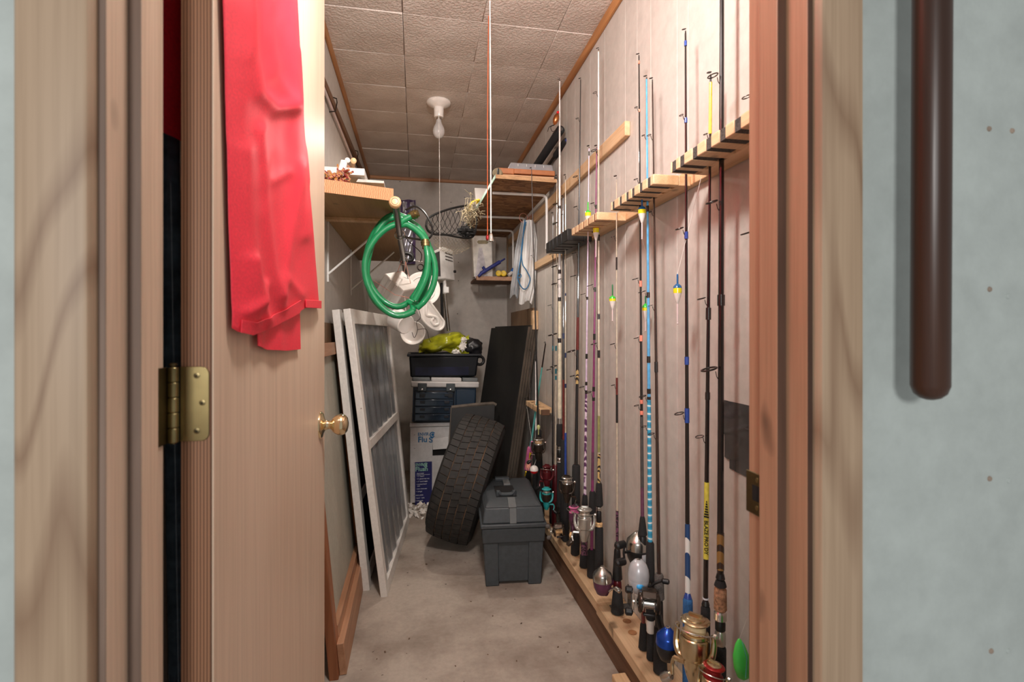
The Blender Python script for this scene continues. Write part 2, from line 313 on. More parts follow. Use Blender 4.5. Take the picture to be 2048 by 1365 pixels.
# ------------------------------------------------------------------ mesh builder
class MB:
    def __init__(s): s.v = []; s.f = []
    def add(s, vs, fs):
        o = len(s.v); s.v += [Vector(p) for p in vs]; s.f += [tuple(i + o for i in f) for f in fs]; return s
    def box(s, a, b, m=None):
        x0, y0, z0 = a; x1, y1, z1 = b
        vs = [Vector(p) for p in ((x0, y0, z0), (x1, y0, z0), (x1, y1, z0), (x0, y1, z0), (x0, y0, z1), (x1, y0, z1), (x1, y1, z1), (x0, y1, z1))]
        if m is not None: vs = [m @ p for p in vs]
        return s.add(vs, [(3, 2, 1, 0), (4, 5, 6, 7), (0, 1, 5, 4), (1, 2, 6, 5), (2, 3, 7, 6), (3, 0, 4, 7)])
    def hexa(s, q0, q1):
        """two quads (bottom, top), same winding"""
        return s.add(list(q0) + list(q1), [(3, 2, 1, 0), (4, 5, 6, 7), (0, 1, 5, 4), (1, 2, 6, 5), (2, 3, 7, 6), (3, 0, 4, 7)])
    def prism(s, poly, d):
        n = len(poly); d = Vector(d); poly = [Vector(p) for p in poly]
        return s.add(poly + [p + d for p in poly], [tuple(range(n))[::-1], tuple(range(n, 2 * n))] + [(i, (i + 1) % n, n + (i + 1) % n, n + i) for i in range(n)])
    def tube(s, pts, r, n=8, cap=True, closed=False):
        pts = [Vector(p) for p in pts]; k = len(pts)
        rs = r if isinstance(r, (list, tuple)) else [r] * k
        tang = []
        for i in range(k):
            if closed: t = pts[(i + 1) % k] - pts[i - 1]
            else: t = pts[min(i + 1, k - 1)] - pts[max(i - 1, 0)]
            tang.append(t.normalized() if t.length > 1e-9 else Vector((0, 0, 1)))
        t0 = tang[0]; nrm = t0.cross(Vector((0, 0, 1)) if abs(t0.z) < 0.9 else Vector((1, 0, 0))).normalized()
        vs = []; prev = t0
        for i in range(k):
            q = prev.rotation_difference(tang[i]); nrm = q @ nrm; prev = tang[i]
            b = tang[i].cross(nrm).normalized()
            for j in range(n):
                a = 2 * PI * j / n; vs.append(pts[i] + (nrm * math.cos(a) + b * math.sin(a)) * rs[i])
        fs = []
        for i in range(k if closed else k - 1):
            i2 = (i + 1) % k
            for j in range(n): fs.append((i * n + j, i * n + (j + 1) % n, i2 * n + (j + 1) % n, i2 * n + j))
        if cap and not closed:
            fs.append(tuple(range(n))[::-1]); fs.append(tuple(range((k - 1) * n, k * n)))
        return s.add(vs, fs)
    def lathe(s, prof, org=(0, 0, 0), axis=(0, 0, 1), n=20, ref=None):
        org = Vector(org); a = Vector(axis).normalized()
        e = (Vector(ref) if ref is not None else (Vector((1, 0, 0)) if abs(a.x) < 0.9 else Vector((0, 1, 0))))
        e = (e - a * e.dot(a)).normalized(); g = a.cross(e)
        vs = []
        for r, z in prof:
            for j in range(n):
                t = 2 * PI * j / n; vs.append(org + a * z + (e * math.cos(t) + g * math.sin(t)) * max(r, 1e-5))
        fs = []
        for i in range(len(prof) - 1):
            for j in range(n): fs.append((i * n + j, i * n + (j + 1) % n, (i + 1) * n + (j + 1) % n, (i + 1) * n + j))
        fs.append(tuple(range(n))[::-1]); k = len(prof) - 1; fs.append(tuple(range(k * n, k * n + n)))
        return s.add(vs, fs)
    def ring(s, c, rad, r, normal, n=18, m=6, a0=0, a1=2 * PI, ref=None, sx=1.0):
        nn = Vector(normal).normalized(); e = Vector(ref) if ref is not None else (Vector((1, 0, 0)) if abs(nn.x) < 0.9 else Vector((0, 1, 0)))
        e = (e - nn * e.dot(nn)).normalized(); g = nn.cross(e); full = abs(a1 - a0 - 2 * PI) < 1e-6
        k = n if full else n + 1
        pts = [Vector(c) + (e * math.cos(a0 + (a1 - a0) * i / n) * sx + g * math.sin(a0 + (a1 - a0) * i / n)) * rad for i in range(k)]
        return s.tube(pts, r, m, True, full)
    def sheet(s, fn, nu, nv, t=0.0):
        """fn(i/nu, j/nv) -> point; t: thickness vector"""
        P = [[Vector(fn(i / nu, j / nv)) for i in range(nu + 1)] for j in range(nv + 1)]
        W_ = nu + 1; vs = [p for row in P for p in row]; fs = []
        for j in range(nv):
            for i in range(nu): fs.append((j * W_ + i, j * W_ + i + 1, (j + 1) * W_ + i + 1, (j + 1) * W_ + i))
        if t:
            t = Vector(t); n0 = len(vs); vs += [p + t for p in vs]
            fs += [tuple(i + n0 for i in f[::-1]) for f in fs]
            rim = [i for i in range(W_)] + [j * W_ + nu for j in range(1, nv + 1)] + [nv * W_ + i for i in range(nu - 1, -1, -1)] + [j * W_ for j in range(nv - 1, 0, -1)]
            for a, b in zip(rim, rim[1:] + rim[:1]): fs.append((b, a, a + n0, b + n0))
        return s.add(vs, fs)
    def blob(s, c, size, amp=0.1, freq=3.0, n=20, m=14, seed=0.0, flat=None, rot=None):
        vs = []; c = Vector(c)
        for j in range(m + 1):
            th = PI * j / m
            for i in range(n):
                ph = 2 * PI * i / n
                d = Vector((math.sin(th) * math.cos(ph), math.sin(th) * math.sin(ph), math.cos(th)))
                k = 1 + amp * noise.noise(d * freq + Vector((seed, seed * 1.7, 0))) * 2 + amp * 0.6 * noise.noise(d * freq * 2.7 + Vector((seed * 2, 3, 1)))
                p = Vector((d.x * size[0], d.y * size[1], d.z * size[2])) * k
                if flat is not None: p.z = max(p.z, flat)
                if rot is not None: p = rot @ p
                vs.append(c + p)
        fs = []
        for j in range(m):
            for i in range(n): fs.append((j * n + i, (j + 1) * n + i, (j + 1) * n + (i + 1) % n, j * n + (i + 1) % n))
        return s.add(vs, fs)
    def map(s, fn): s.v = [Vector(fn(p)) for p in s.v]; return s

WL = {}          # world location of every object built here
def wl(o): return WL.get(o.name, Vector((0, 0, 0)))
def part(name, mb, mat, parent, label=None, bevel=0.0, kind=None, ang=35, seg=2):
    me = bpy.data.meshes.new(name); off = wl(parent) if parent is not None else Vector((0, 0, 0))
    me.from_pydata([tuple(p - off) for p in mb.v], [], mb.f); me.validate(); me.update()
    import bmesh
    b = bmesh.new(); b.from_mesh(me); bmesh.ops.recalc_face_normals(b, faces=b.faces); b.to_mesh(me); b.free()
    me.polygons.foreach_set('use_smooth', [True] * len(me.polygons)); me.set_sharp_from_angle(angle=math.radians(ang))
    me.materials.append(mat if not isinstance(mat, str) else M[mat])
    o = bpy.data.objects.new(name, me); C.objects.link(o)
    if parent is not None: o.parent = parent
    WL[o.name] = off.copy()
    if label: o['label'] = label
    if kind: o['kind'] = kind
    if bevel:
        md = o.modifiers.new('bevel', 'BEVEL'); md.width = bevel; md.segments = seg; md.limit_method = 'ANGLE'; md.angle_limit = math.radians(40)
    return o
def thing(name, label, cat, loc, group=None):
    o = bpy.data.objects.new(name, None); C.objects.link(o); o.location = loc; o.empty_display_size = 0.05
    o['label'] = label; o['category'] = cat
    if group: o['group'] = group
    WL[o.name] = Vector(loc); return o
def solid(name, mb, mat, label, cat, group=None, bevel=0.0, kind=None, ang=35):
    mn = Vector([min(p[i] for p in mb.v) for i in range(3)]); mx = Vector([max(p[i] for p in mb.v) for i in range(3)])
    loc = Vector(((mn.x + mx.x) / 2, (mn.y + mx.y) / 2, mn.z))
    mb.v = [p - loc for p in mb.v]
    o = part(name, mb, mat, None, None, bevel, kind, ang); o.location = loc; WL[o.name] = loc
    o['label'] = label; o['category'] = cat
    if group: o['group'] = group
    return o
def struct(name, mb, mat, parent=None, bevel=0.0, label=None):
    o = part(name, mb, mat, parent, label, bevel)
    if parent is None: o['kind'] = 'structure'
    return o
def sroot(name, loc=(0, 0, 0)):
    o = bpy.data.objects.new(name, None); C.objects.link(o); o.location = loc; o['kind'] = 'structure'; WL[o.name] = Vector(loc); return o
def B(a, b, m=None): return MB().box(a, b, m)
def curve(pts, n=8):
    """Catmull-Rom through points"""
    pts = [Vector(p) for p in pts]; out = []
    for i in range(len(pts) - 1):
        p0 = pts[max(i - 1, 0)]; p1 = pts[i]; p2 = pts[i + 1]; p3 = pts[min(i + 2, len(pts) - 1)]
        for k in range(n):
            t = k / n; out.append(0.5 * ((2 * p1) + (p2 - p0) * t + (2 * p0 - 5 * p1 + 4 * p2 - p3) * t * t + (3 * p1 - p0 - 3 * p2 + p3) * t ** 3))
    out.append(pts[-1]); return out
def text(name, body, size, mat, parent, loc, rot, align='LEFT', label=None, ext=0.0004, sx=1.0):
    cu = bpy.data.curves.new(name, 'FONT'); cu.body = body; cu.size = size; cu.extrude = ext; cu.align_x = align; cu.resolution_u = 3; cu.offset = 0.022 * size
    tmp = bpy.data.objects.new('tmp', cu); me = bpy.data.meshes.new_from_object(tmp); bpy.data.objects.remove(tmp)
    me.materials.clear(); me.materials.append(M[mat])
    o = bpy.data.objects.new(name, me); C.objects.link(o); o.parent = parent; o.scale = (sx, 1, 1)
    o.location = Vector(loc) - wl(parent); o.rotation_euler = rot; WL[o.name] = Vector(loc)
    if label: o['label'] = label
    return o
# ================================================================== THE SETTING
XL, XR, YB, ZC = -0.361, 0.725, 4.09, 2.299
YF = 0.645                       # closet side of the front wall
struct('floor', B((-0.6, 0.40, -0.12), (0.95, 4.25, 0.0)), 'floor')
# ceiling: backing slab and one tile per grid cell
ceil = struct('ceiling', B((-0.6, YF, ZC + 0.014), (0.95, 4.25, ZC + 0.14)), 'ceil_back')
tl = None
xs = [-0.357, -0.05, 0.256, 0.56, XR]
ys = [YF] + [1.993 + 0.2985 * k for k in range(-4, 8)]
for iy in range(len(ys) - 1):
    for ix in range(4):
        x0, x1, y0, y1 = xs[ix], xs[ix + 1], ys[iy], ys[iy + 1]
        full = ix < 3 and iy > 0
        if full and tl is not None:
            o = tl.copy(); C.objects.link(o)
        else:
            a, b = (x1 - x0) / 2 - 0.0012, (y1 - y0) / 2 - 0.0012
            mb = MB().hexa([(-a, -b, -0.003), (a, -b, -0.003), (a, b, -0.003), (-a, b, -0.003)], [(-a, -b, 0.012), (a, -b, 0.012), (a, b, 0.012), (-a, b, 0.012)])
            o = part('ceiling_tile', mb, 'tile', None, None, 0.0025); o.parent = ceil
            if full: tl = o
        o.location = ((x0 + x1) / 2, (y0 + y1) / 2, ZC + R.uniform(-0.001, 0.001))
        o.rotation_euler = (R.uniform(-0.006, 0.010), R.uniform(-0.004, 0.004), 0)
# right wall: backing sheet and planks with recessed joints
wr = struct('wall_right', B((XR + 0.005, YF, 0.0), (XR + 0.12, YB + 0.1, ZC + 0.02)), 'groove')
yy = YF - 0.02
jn = [0.775, 0.93, 1.00, 1.13, 1.275, 1.335, 1.50, 1.602, 1.70, 1.90, 2.07, 2.28, 2.41, 2.60, 2.83, 3.02, 3.26, 3.46, 3.70, 3.90, YB]
for k, y1 in enumerate(jn):
    g = 0.0009
    part('wall_plank', B((XR, yy + g, 0.0), (XR + 0.012, y1 - g, ZC)), 'wall_in', wr, None, 0.001, None, 35, 1)
    yy = y1
wlft = struct('wall_left', B((XL - 0.12, YF, 0.0), (XL, YB + 0.1, ZC + 0.02)), 'wall_in')
wb = struct('wall_back', B((-0.6, YB, 0.0), (0.95, YB + 0.1, ZC + 0.02)), 'wall_back')
for (u, v) in ((915, 413), (917, 525), (917, 562), (915, 628), (902, 405), (891, 590), (929, 395), (800, 363)):
    p = ay(u, v, YB); part('nail_head', MB().lathe([(0.004, 0), (0.0035, 0.0015), (0.001, 0.002)], p, (0, -1, 0), 8), 'wire', wb)
# ceiling mouldings
def mould(name, pts, mat):
    struct(name, MB().prism(pts[0], pts[1]), mat, None, 0.003)
mould('trim_1', ([(XL, YF, ZC - 0.036), (XL + 0.011, YF, ZC - 0.036), (XL + 0.013, YF, ZC - 0.012), (XL + 0.013, YF, ZC), (XL, YF, ZC)], (0, YB - YF, 0)), 'trim')
mould('trim_2', ([(XR, YF, ZC), (XR - 0.018, YF, ZC), (XR - 0.018, YF, ZC - 0.014), (XR - 0.012, YF, ZC - 0.034), (XR, YF, ZC - 0.034)], (0, YB - YF, 0)), 'trim')
mould('trim_3', ([(XL, YB, ZC), (XL, YB - 0.014, ZC), (XL, YB - 0.012, ZC - 0.024), (XL, YB, ZC - 0.026)], (XR - XL, 0, 0)), 'trimx')
# front wall with the door opening
JL, JR, YO, ZH = -0.282, 0.459, 0.535, 2.05
wf = sroot('wall_front')
part('wall_panel', B((-1.6, YO, 0), (JL - 0.015, YF, 2.6)), 'wall_out', wf, None, 0.001)
part('wall_panel', B((JL - 0.015, YO, ZH + 0.02), (JR + 0.015, YF, 2.6)), 'wall_out', wf)
part('wall_panel', B((JR + 0.015, YO, 0), (0.8195, YF, 2.6)), 'wall_out', wf, None, 0.001)
part('wall_panel', B((0.8215, YO - 0.0012, 0), (2.2, YF, 2.6)), 'wall_out', wf, None, 0.001)
part('wall_backing', B((0.80, YO + 0.006, 0), (0.84, YF, 2.6)), 'brown2x4', wf)
for (u, v) in ((1978, 258), (2024, 262), (1979, 579), (2015, 593), (1979, 958), (2017, 962), (2016, 1303), (1982, 1303)):
    p = ay(u, v, YO); part('nail_head', MB().lathe([(0.0036, 0), (0.003, 0.0012), (0.001, 0.0016)], p, (0, -1, 0), 10), 'groove' if u < 2000 or v < 300 else 'wall_out', wf)
def jamb(sgn, xj, mat, name):
    j = sroot(name)
    a, b = sorted((xj, xj - sgn * 0.017))
    part('jamb_board', B((a, YO, 0), (b, YF, ZH)), mat, j, None, 0.0015)
    a, b = sorted((xj, xj + sgn * 0.012))
    part('door_stop', B((a, 0.5715, 0), (b, 0.6075, ZH - 0.012)), mat, j, None, 0.002)
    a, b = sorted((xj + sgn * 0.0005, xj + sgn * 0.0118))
    part('dark_edge', B((a, 0.5708, 0), (b, 0.5716, ZH - 0.013)), 'edge_l' if sgn > 0 else 'edge_r', j, 'dark front edge of the stop')  # thin darker strips laid over the front edges of stop and jamb
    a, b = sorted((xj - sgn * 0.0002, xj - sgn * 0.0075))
    part('dark_edge', B((a, YO - 0.0008, 0), (b, YO + 0.0004, ZH)), 'edge_l' if sgn > 0 else 'edge_r', j, 'dark front edge of the jamb')
    # casing: rounded inner edge, flat face
    xi = xj - sgn * 0.006; xo = xj - sgn * 0.0665
    prof = [(xi, YO, 0), (xi, 0.5255, 0), (xi - sgn * 0.002, 0.5215, 0), (xi - sgn * 0.005, 0.520, 0), (xo + sgn * 0.004, 0.521, 0), (xo, 0.525, 0), (xo, YO, 0)]
    part('casing', MB().prism(prof, (0, 0, ZH + 0.066)), 'casing', j)
    return j
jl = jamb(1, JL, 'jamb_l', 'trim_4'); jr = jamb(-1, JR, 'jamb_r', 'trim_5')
jh = sroot('trim_6')
part('jamb_board', B((JL, YO, ZH), (JR, YF, ZH + 0.017)), 'jamb_l', jh, None, 0.0015)
part('casing', B((JL - 0.0665, 0.521, ZH + 0.006), (JR + 0.0665, YO, ZH + 0.066)), 'casing', jh, None, 0.003)
# strike plate on the right jamb
sp = part('strike_plate', B((JR - 0.0022, 0.612, 0.826), (JR + 0.0002, YF + 0.0035, 0.884)), 'antbrass_dk', jr, 'brass strike plate', 0.0012)
part('latch_hole', B((JR - 0.0027, 0.618, 0.846), (JR - 0.0021, 0.634, 0.867)), 'dark', sp)
part('latch_tongue', MB().prism([(JR - 0.0026, 0.618, 0.846), (JR - 0.0048, 0.6145, 0.846), (JR - 0.0048, 0.6125, 0.846), (JR - 0.0026, 0.613, 0.846)], (0, 0, 0.021)), 'antbrass', sp)
for z in (0.837, 0.875):
    part('screw', MB().lathe([(0.0036, 0), (0.0034, 0.0008), (0.001, 0.001)], (JR - 0.0022, 0.624, z), (-1, 0, 0), 12), 'antbrass', sp)
# door, standing open at a right angle, hinged on the left jamb
DX0, DX1, DY0, DY1 = -0.2705, -0.2365, 0.660, 1.415
door = sroot('door_1', (-0.253, 0.66, 0))
part('door_panel', B((DX0, DY0 + 0.004, 0.012), (DX1, DY1, 2.03)), 'birch', door, None, 0.0012)
part('edge_strip', B((DX0 + 0.0004, DY0, 0.012), (DX1 - 0.0022, DY0 + 0.0045, 2.03)), 'fir', door, 'reddish fir edge of the door')
hz0, hz1 = 0.949, 1.0365
hg = sroot('hinge', (0, 0, 0)); del hg['kind']; hg.parent = door; hg.location = (0.253, -0.66, 0)
def rleaf(x0, x1, y):
    r = 0.009; pts = [(x0, y, hz0)]
    for k in range(7):
        a = -PI / 2 + PI / 2 * k / 6; pts.append((x1 - r + r * math.cos(a), y, hz0 + r + r * math.sin(a)))
    for k in range(7):
        a = PI / 2 * k / 6; pts.append((x1 - r + r * math.cos(a), y, hz1 - r + r * math.sin(a)))
    pts.append((x0, y, hz1)); return MB().prism(pts, (0, -0.0022, 0))
part('leaf', rleaf(-0.2705, -0.2395, 0.6602), 'antbrass', hg, None, 0.0005)
part('leaf', B((JL - 0.0002, 0.612, hz0), (JL + 0.0022, 0.652, hz1)), 'antbrass_dk', hg, None, 0.0005)
bx, by = -0.2755, 0.6525
for k in range(5):
    h = (hz1 - hz0) / 5
    part('knuckle', MB().lathe([(0.0052, 0.0004), (0.0058, 0.0012), (0.0058, h - 0.0012), (0.0052, h - 0.0004)], (bx, by, hz0 + k * h), (0, 0, 1), 16), 'antbrass', hg)
part('pin', MB().lathe([(0.003, 0), (0.003, 0.09), (0.0045, 0.0905), (0.0045, 0.0925), (0.002, 0.0935)], (bx, by, hz0 - 0.001), (0, 0, 1), 12), 'antbrass_dk', hg)
for (x, z, t) in ((-0.2525, 1.026, 0.7), (-0.2465, 0.994, 0.2), (-0.2525, 0.961, 0.9)):
    part('screw', MB().lathe([(0.0034, 0), (0.0034, 0.0006), (0.0012, 0.001)], (x, 0.658, z), (0, -1, 0), 14), 'antbrass_dk', hg)
    mm = Matrix.Translation((x, 0.6570, z)) @ Matrix.Rotation(t, 4, 'Y')
    part('screw_cross', MB().box((-0.0017, -0.0003, -0.0004), (0.0017, 0.0001, 0.0004), mm).box((-0.0004, -0.0003, -0.0017), (0.0004, 0.0001, 0.0017), mm), 'dark', hg)
kb = part('door_knob', MB().lathe([(0.034, 0), (0.034, 0.002), (0.030, 0.006), (0.016, 0.010), (0.012, 0.014), (0.0105, 0.022), (0.012, 0.027), (0.017, 0.030), (0.0225, 0.036), (0.0265, 0.045), (0.0268, 0.052), (0.024, 0.060), (0.017, 0.0655), (0.006, 0.068)],
          (DX1, 1.355, 0.845), (1, 0, 0), 36), 'brass', door, 'polished brass knob', 0, None, 60)

# ================================================================== BESIDE THE DOOR
# brown rod on the outside wall
p = ay(1860, 800, 0.482); rr = 0.0185; z0 = p.z
rd = MB().lathe([(0.004, 0), (0.010, 0.002), (0.0155, 0.007), (rr, 0.016), (rr, 1.36), (0.0155, 1.37), (0.004, 1.376)], (0, 0, 0), (0, 0, 1), 28)
rt = Matrix.Translation((p.x, p.y, z0)) @ Matrix.Rotation(math.radians(0.35), 4, 'Y'); rd.map(lambda q: rt @ q)
rod_t = thing('hanging_rod', 'varnished dark brown round wooden rod on the grey outer wall right of the doorway', 'rod', (p.x, p.y, z0))
part('pole', rd, 'rodwood', rod_t, None, 0, None, 60)
for z in (z0 + 0.98, z0 + 1.25):
    part('bracket', B((p.x - 0.004, p.y + 0.012, z), (p.x + 0.02, YO, z + 0.02)), 'antbrass_dk', rod_t, None, 0.002)
# red garment over the top of the door
gx = DX1 + 0.003
def fold(y, z):
    return 0.010 * max(0, math.sin(y * 60 + 1.5 * math.sin(z * 3.1))) ** 2 + 0.007 * math.sin(y * 34 + z * 2.3) + 0.006 * noise.noise(Vector((y * 11, z * 4.5, 2.2))) + 0.014
garment = thing('red_trousers', 'bright red nylon trousers draped over the top of the open door', 'trousers', (gx, 0.95, 1.0))
def edge(us, vs, v):
    for k in range(len(vs) - 1):
        if v <= vs[k + 1]: t = (v - vs[k]) / (vs[k + 1] - vs[k]); return us[k] + (us[k + 1] - us[k]) * t
    return us[-1]
XG = gx + 0.004
RIDGES = [([(474, -480), (476, 0), (484, 110), (500, 185), (530, 214), (562, 212)], 13, 0.013), ([(556, -480), (566, 60), (580, 300), (596, 470)], 13, 0.010), ([(515, -480), (522, 60), (532, 150), (560, 195)], 11, 0.008),
          ([(505, 260), (516, 430), (530, 540), (550, 612)], 9, 0.008), ([(585, 330), (566, 480), (548, 590)], 9, 0.007), ([(486, 520), (500, 600), (520, 640)], 9, 0.009), ([(476, 300), (484, 520), (490, 640)], 12, 0.006),
          ([(606, 300), (618, 480), (626, 600)], 8, 0.006), ([(560, 560), (590, 590)], 8, 0.006), ([(478, 625), (505, 600), (512, 570)], 7, 0.008), ([(530, 360), (560, 345)], 8, 0.004), ([(588, 100), (604, 240), (612, 360)], 7, 0.005)]
def relief(u, v):
    h = 0.0
    for pts, w_, a in RIDGES:
        best = 1e9
        for (x0, y0), (x1, y1) in zip(pts, pts[1:]):
            dx, dy = x1 - x0, y1 - y0; t = max(0, min(1, ((u - x0) * dx + (v - y0) * dy) / (dx * dx + dy * dy)))
            best = min(best, math.hypot(u - x0 - t * dx, (v - y0 - t * dy) * (1 if t in (0, 1) else 1)))
        h += 0.85 * a / (1 + (best / (1.5 * w_)) ** 2) ** 1.5
    return h + 0.004 * noise.noise(Vector((u * 0.02, v * 0.005, 3))) + 0.0010 * noise.noise(Vector((u * 0.06, v * 0.02, 5)))
def pl(tab, x):
    for (a, b), (c, d) in zip(tab, tab[1:]):
        if x <= c: return b + (d - b) * max(0, (x - a)) / (c - a)
    return tab[-1][1]
LEFT = [(-480, 440), (0, 448), (250, 455), (450, 460), (665, 466)]; RIGHT = [(-480, 588), (0, 596), (250, 608), (450, 626), (620, 640)]
HEM = [(464, 654), (472, 664), (490, 670), (530, 655), (575, 632), (597, 619), (604, 616), (642, 615)]
def fL(i, j):
    ub = LEFT[-1][1] + (RIGHT[-1][1] - LEFT[-1][1]) * i
    vh = pl(HEM, ub); v = -478 + (vh + 478) * j ** 0.8
    ul, ur = pl(LEFT, v), pl(RIGHT, v); u = ul + (ur - ul) * i
    q = ax(u, v, XG); edge = min(1, 5 * i, 6 * (1 - i)); edge = edge * (2 - edge)
    return (gx + 0.002 + 0.009 * edge + relief(u, v) * (0.3 + 0.7 * edge), q.y, q.z)
part('front_leg', MB().sheet(fL, 90, 130, (0.0012, 0, 0)), 'redcloth', garment, None, 0, None, 80)
def fH(i, j):    # turned hem band along the lower edge
    q = Vector(fL(0.04 + 0.66 * i, 0.972 + 0.028 * j)); return (q.x + 0.0022, q.y, q.z - 0.001)
part('hem', MB().sheet(fH, 40, 3, (0.0012, 0, 0)), 'redcloth', garment, None, 0.0004)
def fU(i, j):
    u = 497 + 3 * j + (590 - 497) * i; v = 560 + (pl([(497, 692), (520, 700), (560, 702), (590, 699)], 497 + 93 * i) - 560) * j
    q = ax(u, v, XG - 0.008); return (gx + 0.003 + 0.005 * math.exp(-((u - 545) / 14.0) ** 2) + 0.004 * math.exp(-((u - 505) / 10.0) ** 2), q.y, q.z)
part('under_leg', MB().sheet(fU, 40, 24, (0.0012, 0, 0)), 'redcloth', garment, None, 0, None, 75)
def fC(i, j):   # stitched cuff on the far side of the hem
    u = 599 + 41 * i; q = ax(u, 600 + 15.5 * j + 2 * i, XG); f = fL(0.78 + 0.21 * i, 0.985); return (f[0] + 0.0025, q.y, q.z)
part('cuff', MB().sheet(fC, 10, 4, (0.002, 0, 0)), 'redcloth', garment, None, 0.0006)
def fS(i, j):    # over the top and down the hidden side
    y = 0.664 + 0.33 * i
    if j < 0.25: a = j / 0.25 * PI; return (-0.2535 + 0.034 * math.cos(a), y, 2.036 + 0.012 * math.sin(a) + 0.006)
    return (DX0 - 0.010 - min(1, (j - 0.25) * 5) * (0.022 + 0.010 * math.sin(y * 50)), y, 2.04 - (j - 0.25) / 0.75 * 0.72)
part('back_fold', MB().sheet(fS, 24, 40, (0, 0, 0.0012)), 'redcloth', garment, None, 0, None, 75)
# poles standing behind the door
for k, (xb, yb, xt, yt, zt, r, lb) in enumerate(((-0.328, 0.815, -0.347, 0.80, 1.72, 0.0135, 'glossy black pole leaning behind the hinged edge of the door'),
                                                 (-0.300, 0.90, -0.344, 0.86, 1.50, 0.011, 'second black pole behind the door, thinner and deeper in the gap'))):
    d = Vector((xt - xb, yt - yb, zt))
    solid('pole', MB().lathe([(r * 0.8, 0), (r, 0.01), (r * 0.9, d.length - 0.02), (r * 0.6, d.length)], (xb, yb, 0), d, 18), 'blacksheen', lb, 'pole', 'black poles behind the door')

# ================================================================== CEILING LAMP AND PULL CORDS
lx, ly = 0.118, 2.72
lampt = thing('ceiling_lamp', 'bare round bulb in a white porcelain holder on the tiled ceiling', 'lamp', (lx, ly, ZC))
part('holder_base', MB().lathe([(0.062, 0), (0.064, -0.006), (0.058, -0.016), (0.036, -0.026), (0.026, -0.032), (0.0245, -0.078), (0.0225, -0.082)], (lx, ly, ZC - 0.003), (0, 0, 1), 36), 'porcelain', lampt)
part('screw_collar', MB().lathe([(0.0135, 0), (0.0145, -0.004), (0.0135, -0.008), (0.0145, -0.012), (0.0135, -0.016)], (lx, ly, ZC - 0.082), (0, 0, 1), 20), 'silver', lampt)
part('bulb', MB().lathe([(0.013, 0), (0.014, -0.012), (0.019, -0.026), (0.0275, -0.042), (0.031, -0.060), (0.0285, -0.078), (0.019, -0.092), (0.007, -0.0985), (0.001, -0.099)], (lx, ly, ZC - 0.096), (0, 0, 1), 28), 'bulb', lampt, 'frosted glass bulb', 0, None, 80)
ol = lamp('bulb_light', 'SPOT', (lx, ly - 0.005, ZC - 0.225), 24, (1.0, 0.91, 0.82), 0.04); ol.data.spot_size = math.radians(172); ol.data.spot_blend = 1.0; ol.parent = lampt; ol.location = (0, -0.005, -0.225)
sw = [(lx - 0.004, ly - 0.030, ZC - 0.050), (lx - 0.004, ly - 0.034, ZC - 0.07), (lx + 0.001, ly - 0.036, ZC - 0.2), (lx + 0.004, ly - 0.036, 1.52)]
part('pull_chain', MB().tube(sw, 0.0012, 6).lathe([(0.0045, 0), (0.006, -0.006), (0.0045, -0.012)], (lx + 0.004, ly - 0.036, 1.523), (0, 0, 1), 10), 'string', lampt, 'thin pale pull chain')
p = ay(982, 470, 1.86)
pc = thing('pull_cord', 'white pull cord with a small bell-shaped metal weight hanging from the ceiling', 'pull cord', (p.x, 1.86, ZC))
part('cord', MB().tube([(p.x - 0.004, 1.86, ZC), (p.x - 0.002, 1.86, 1.95), (p.x, 1.86, p.z)], 0.0024, 8), 'string', pc)
part('bell_weight', MB().lathe([(0.003, 0.006), (0.006, 0.002), (0.0075, -0.006), (0.009, -0.016), (0.0115, -0.024), (0.0105, -0.025), (0.004, -0.02)], (p.x, 1.86, p.z), (0, 0, 1), 20), 'chrome', pc)
q = ay(975, 472, 1.95)
pc2 = thing('pull_cord', 'thin orange pull cord with a red end knob hanging behind the white cord', 'pull cord', (q.x, 1.95, ZC))
part('cord', MB().tube([(q.x + 0.004, 1.95, ZC), (q.x, 1.95, 1.9), (q.x, 1.95, q.z)], 0.0016, 6), 'orange', pc2)
part('end_knob', MB().lathe([(0.003, 0.004), (0.006, 0), (0.007, -0.008), (0.0055, -0.016), (0.002, -0.018)], (q.x, 1.95, q.z), (0, 0, 1), 12), 'redanod', pc2)

# ================================================================== LEFT SIDE: SHELF AND WHAT HANGS FROM IT
SU, SX = 1.547, -0.079
shelf = thing('wall_shelf', 'thick wooden plank shelf on the left wall with wire braces', 'shelf', (-0.22, 1.85, SU))
part('plank', MB().hexa([(XL, 1.775, SU), (SX, 1.87, SU), (SX - 0.012, 2.19, SU), (XL, 2.20, SU)], [(XL, 1.775, SU + 0.045), (SX, 1.87, SU + 0.045), (SX - 0.012, 2.19, SU + 0.045), (XL, 2.20, SU + 0.045)]), 'ply_under', shelf, None, 0.002)
part('end_face', MB().hexa([(XL, 1.7735, SU + 0.0005), (SX, 1.8685, SU + 0.0005), (SX, 1.8705, SU + 0.0005), (XL, 1.7755, SU + 0.0005)], [(XL, 1.7735, SU + 0.0445), (SX, 1.8685, SU + 0.0445), (SX, 1.8705, SU + 0.0445), (XL, 1.7755, SU + 0.0445)]), 'endgrain', shelf, 'sawn orange end grain')
part('plank', B((XL, 2.203, SU), (SX - 0.012, 3.42, SU + 0.04)), 'ply_under', shelf, None, 0.002)
part('cross_batten', B((XL, 2.16, SU - 0.012), (SX - 0.02, 2.20, SU)), 'pine_y', shelf, None, 0.001)
for y in (2.22, 2.98):
    part('wire_brace', MB().tube([(XL + 0.002, y, 1.32), (-0.124, y + 0.03, SU - 0.003)], 0.0045, 8), 'whitepaint', shelf)
    part('wall_leg', MB().tube([(XL + 0.003, y, 1.29), (XL + 0.003, y, SU - 0.002)], 0.0045, 8), 'whitepaint', shelf)
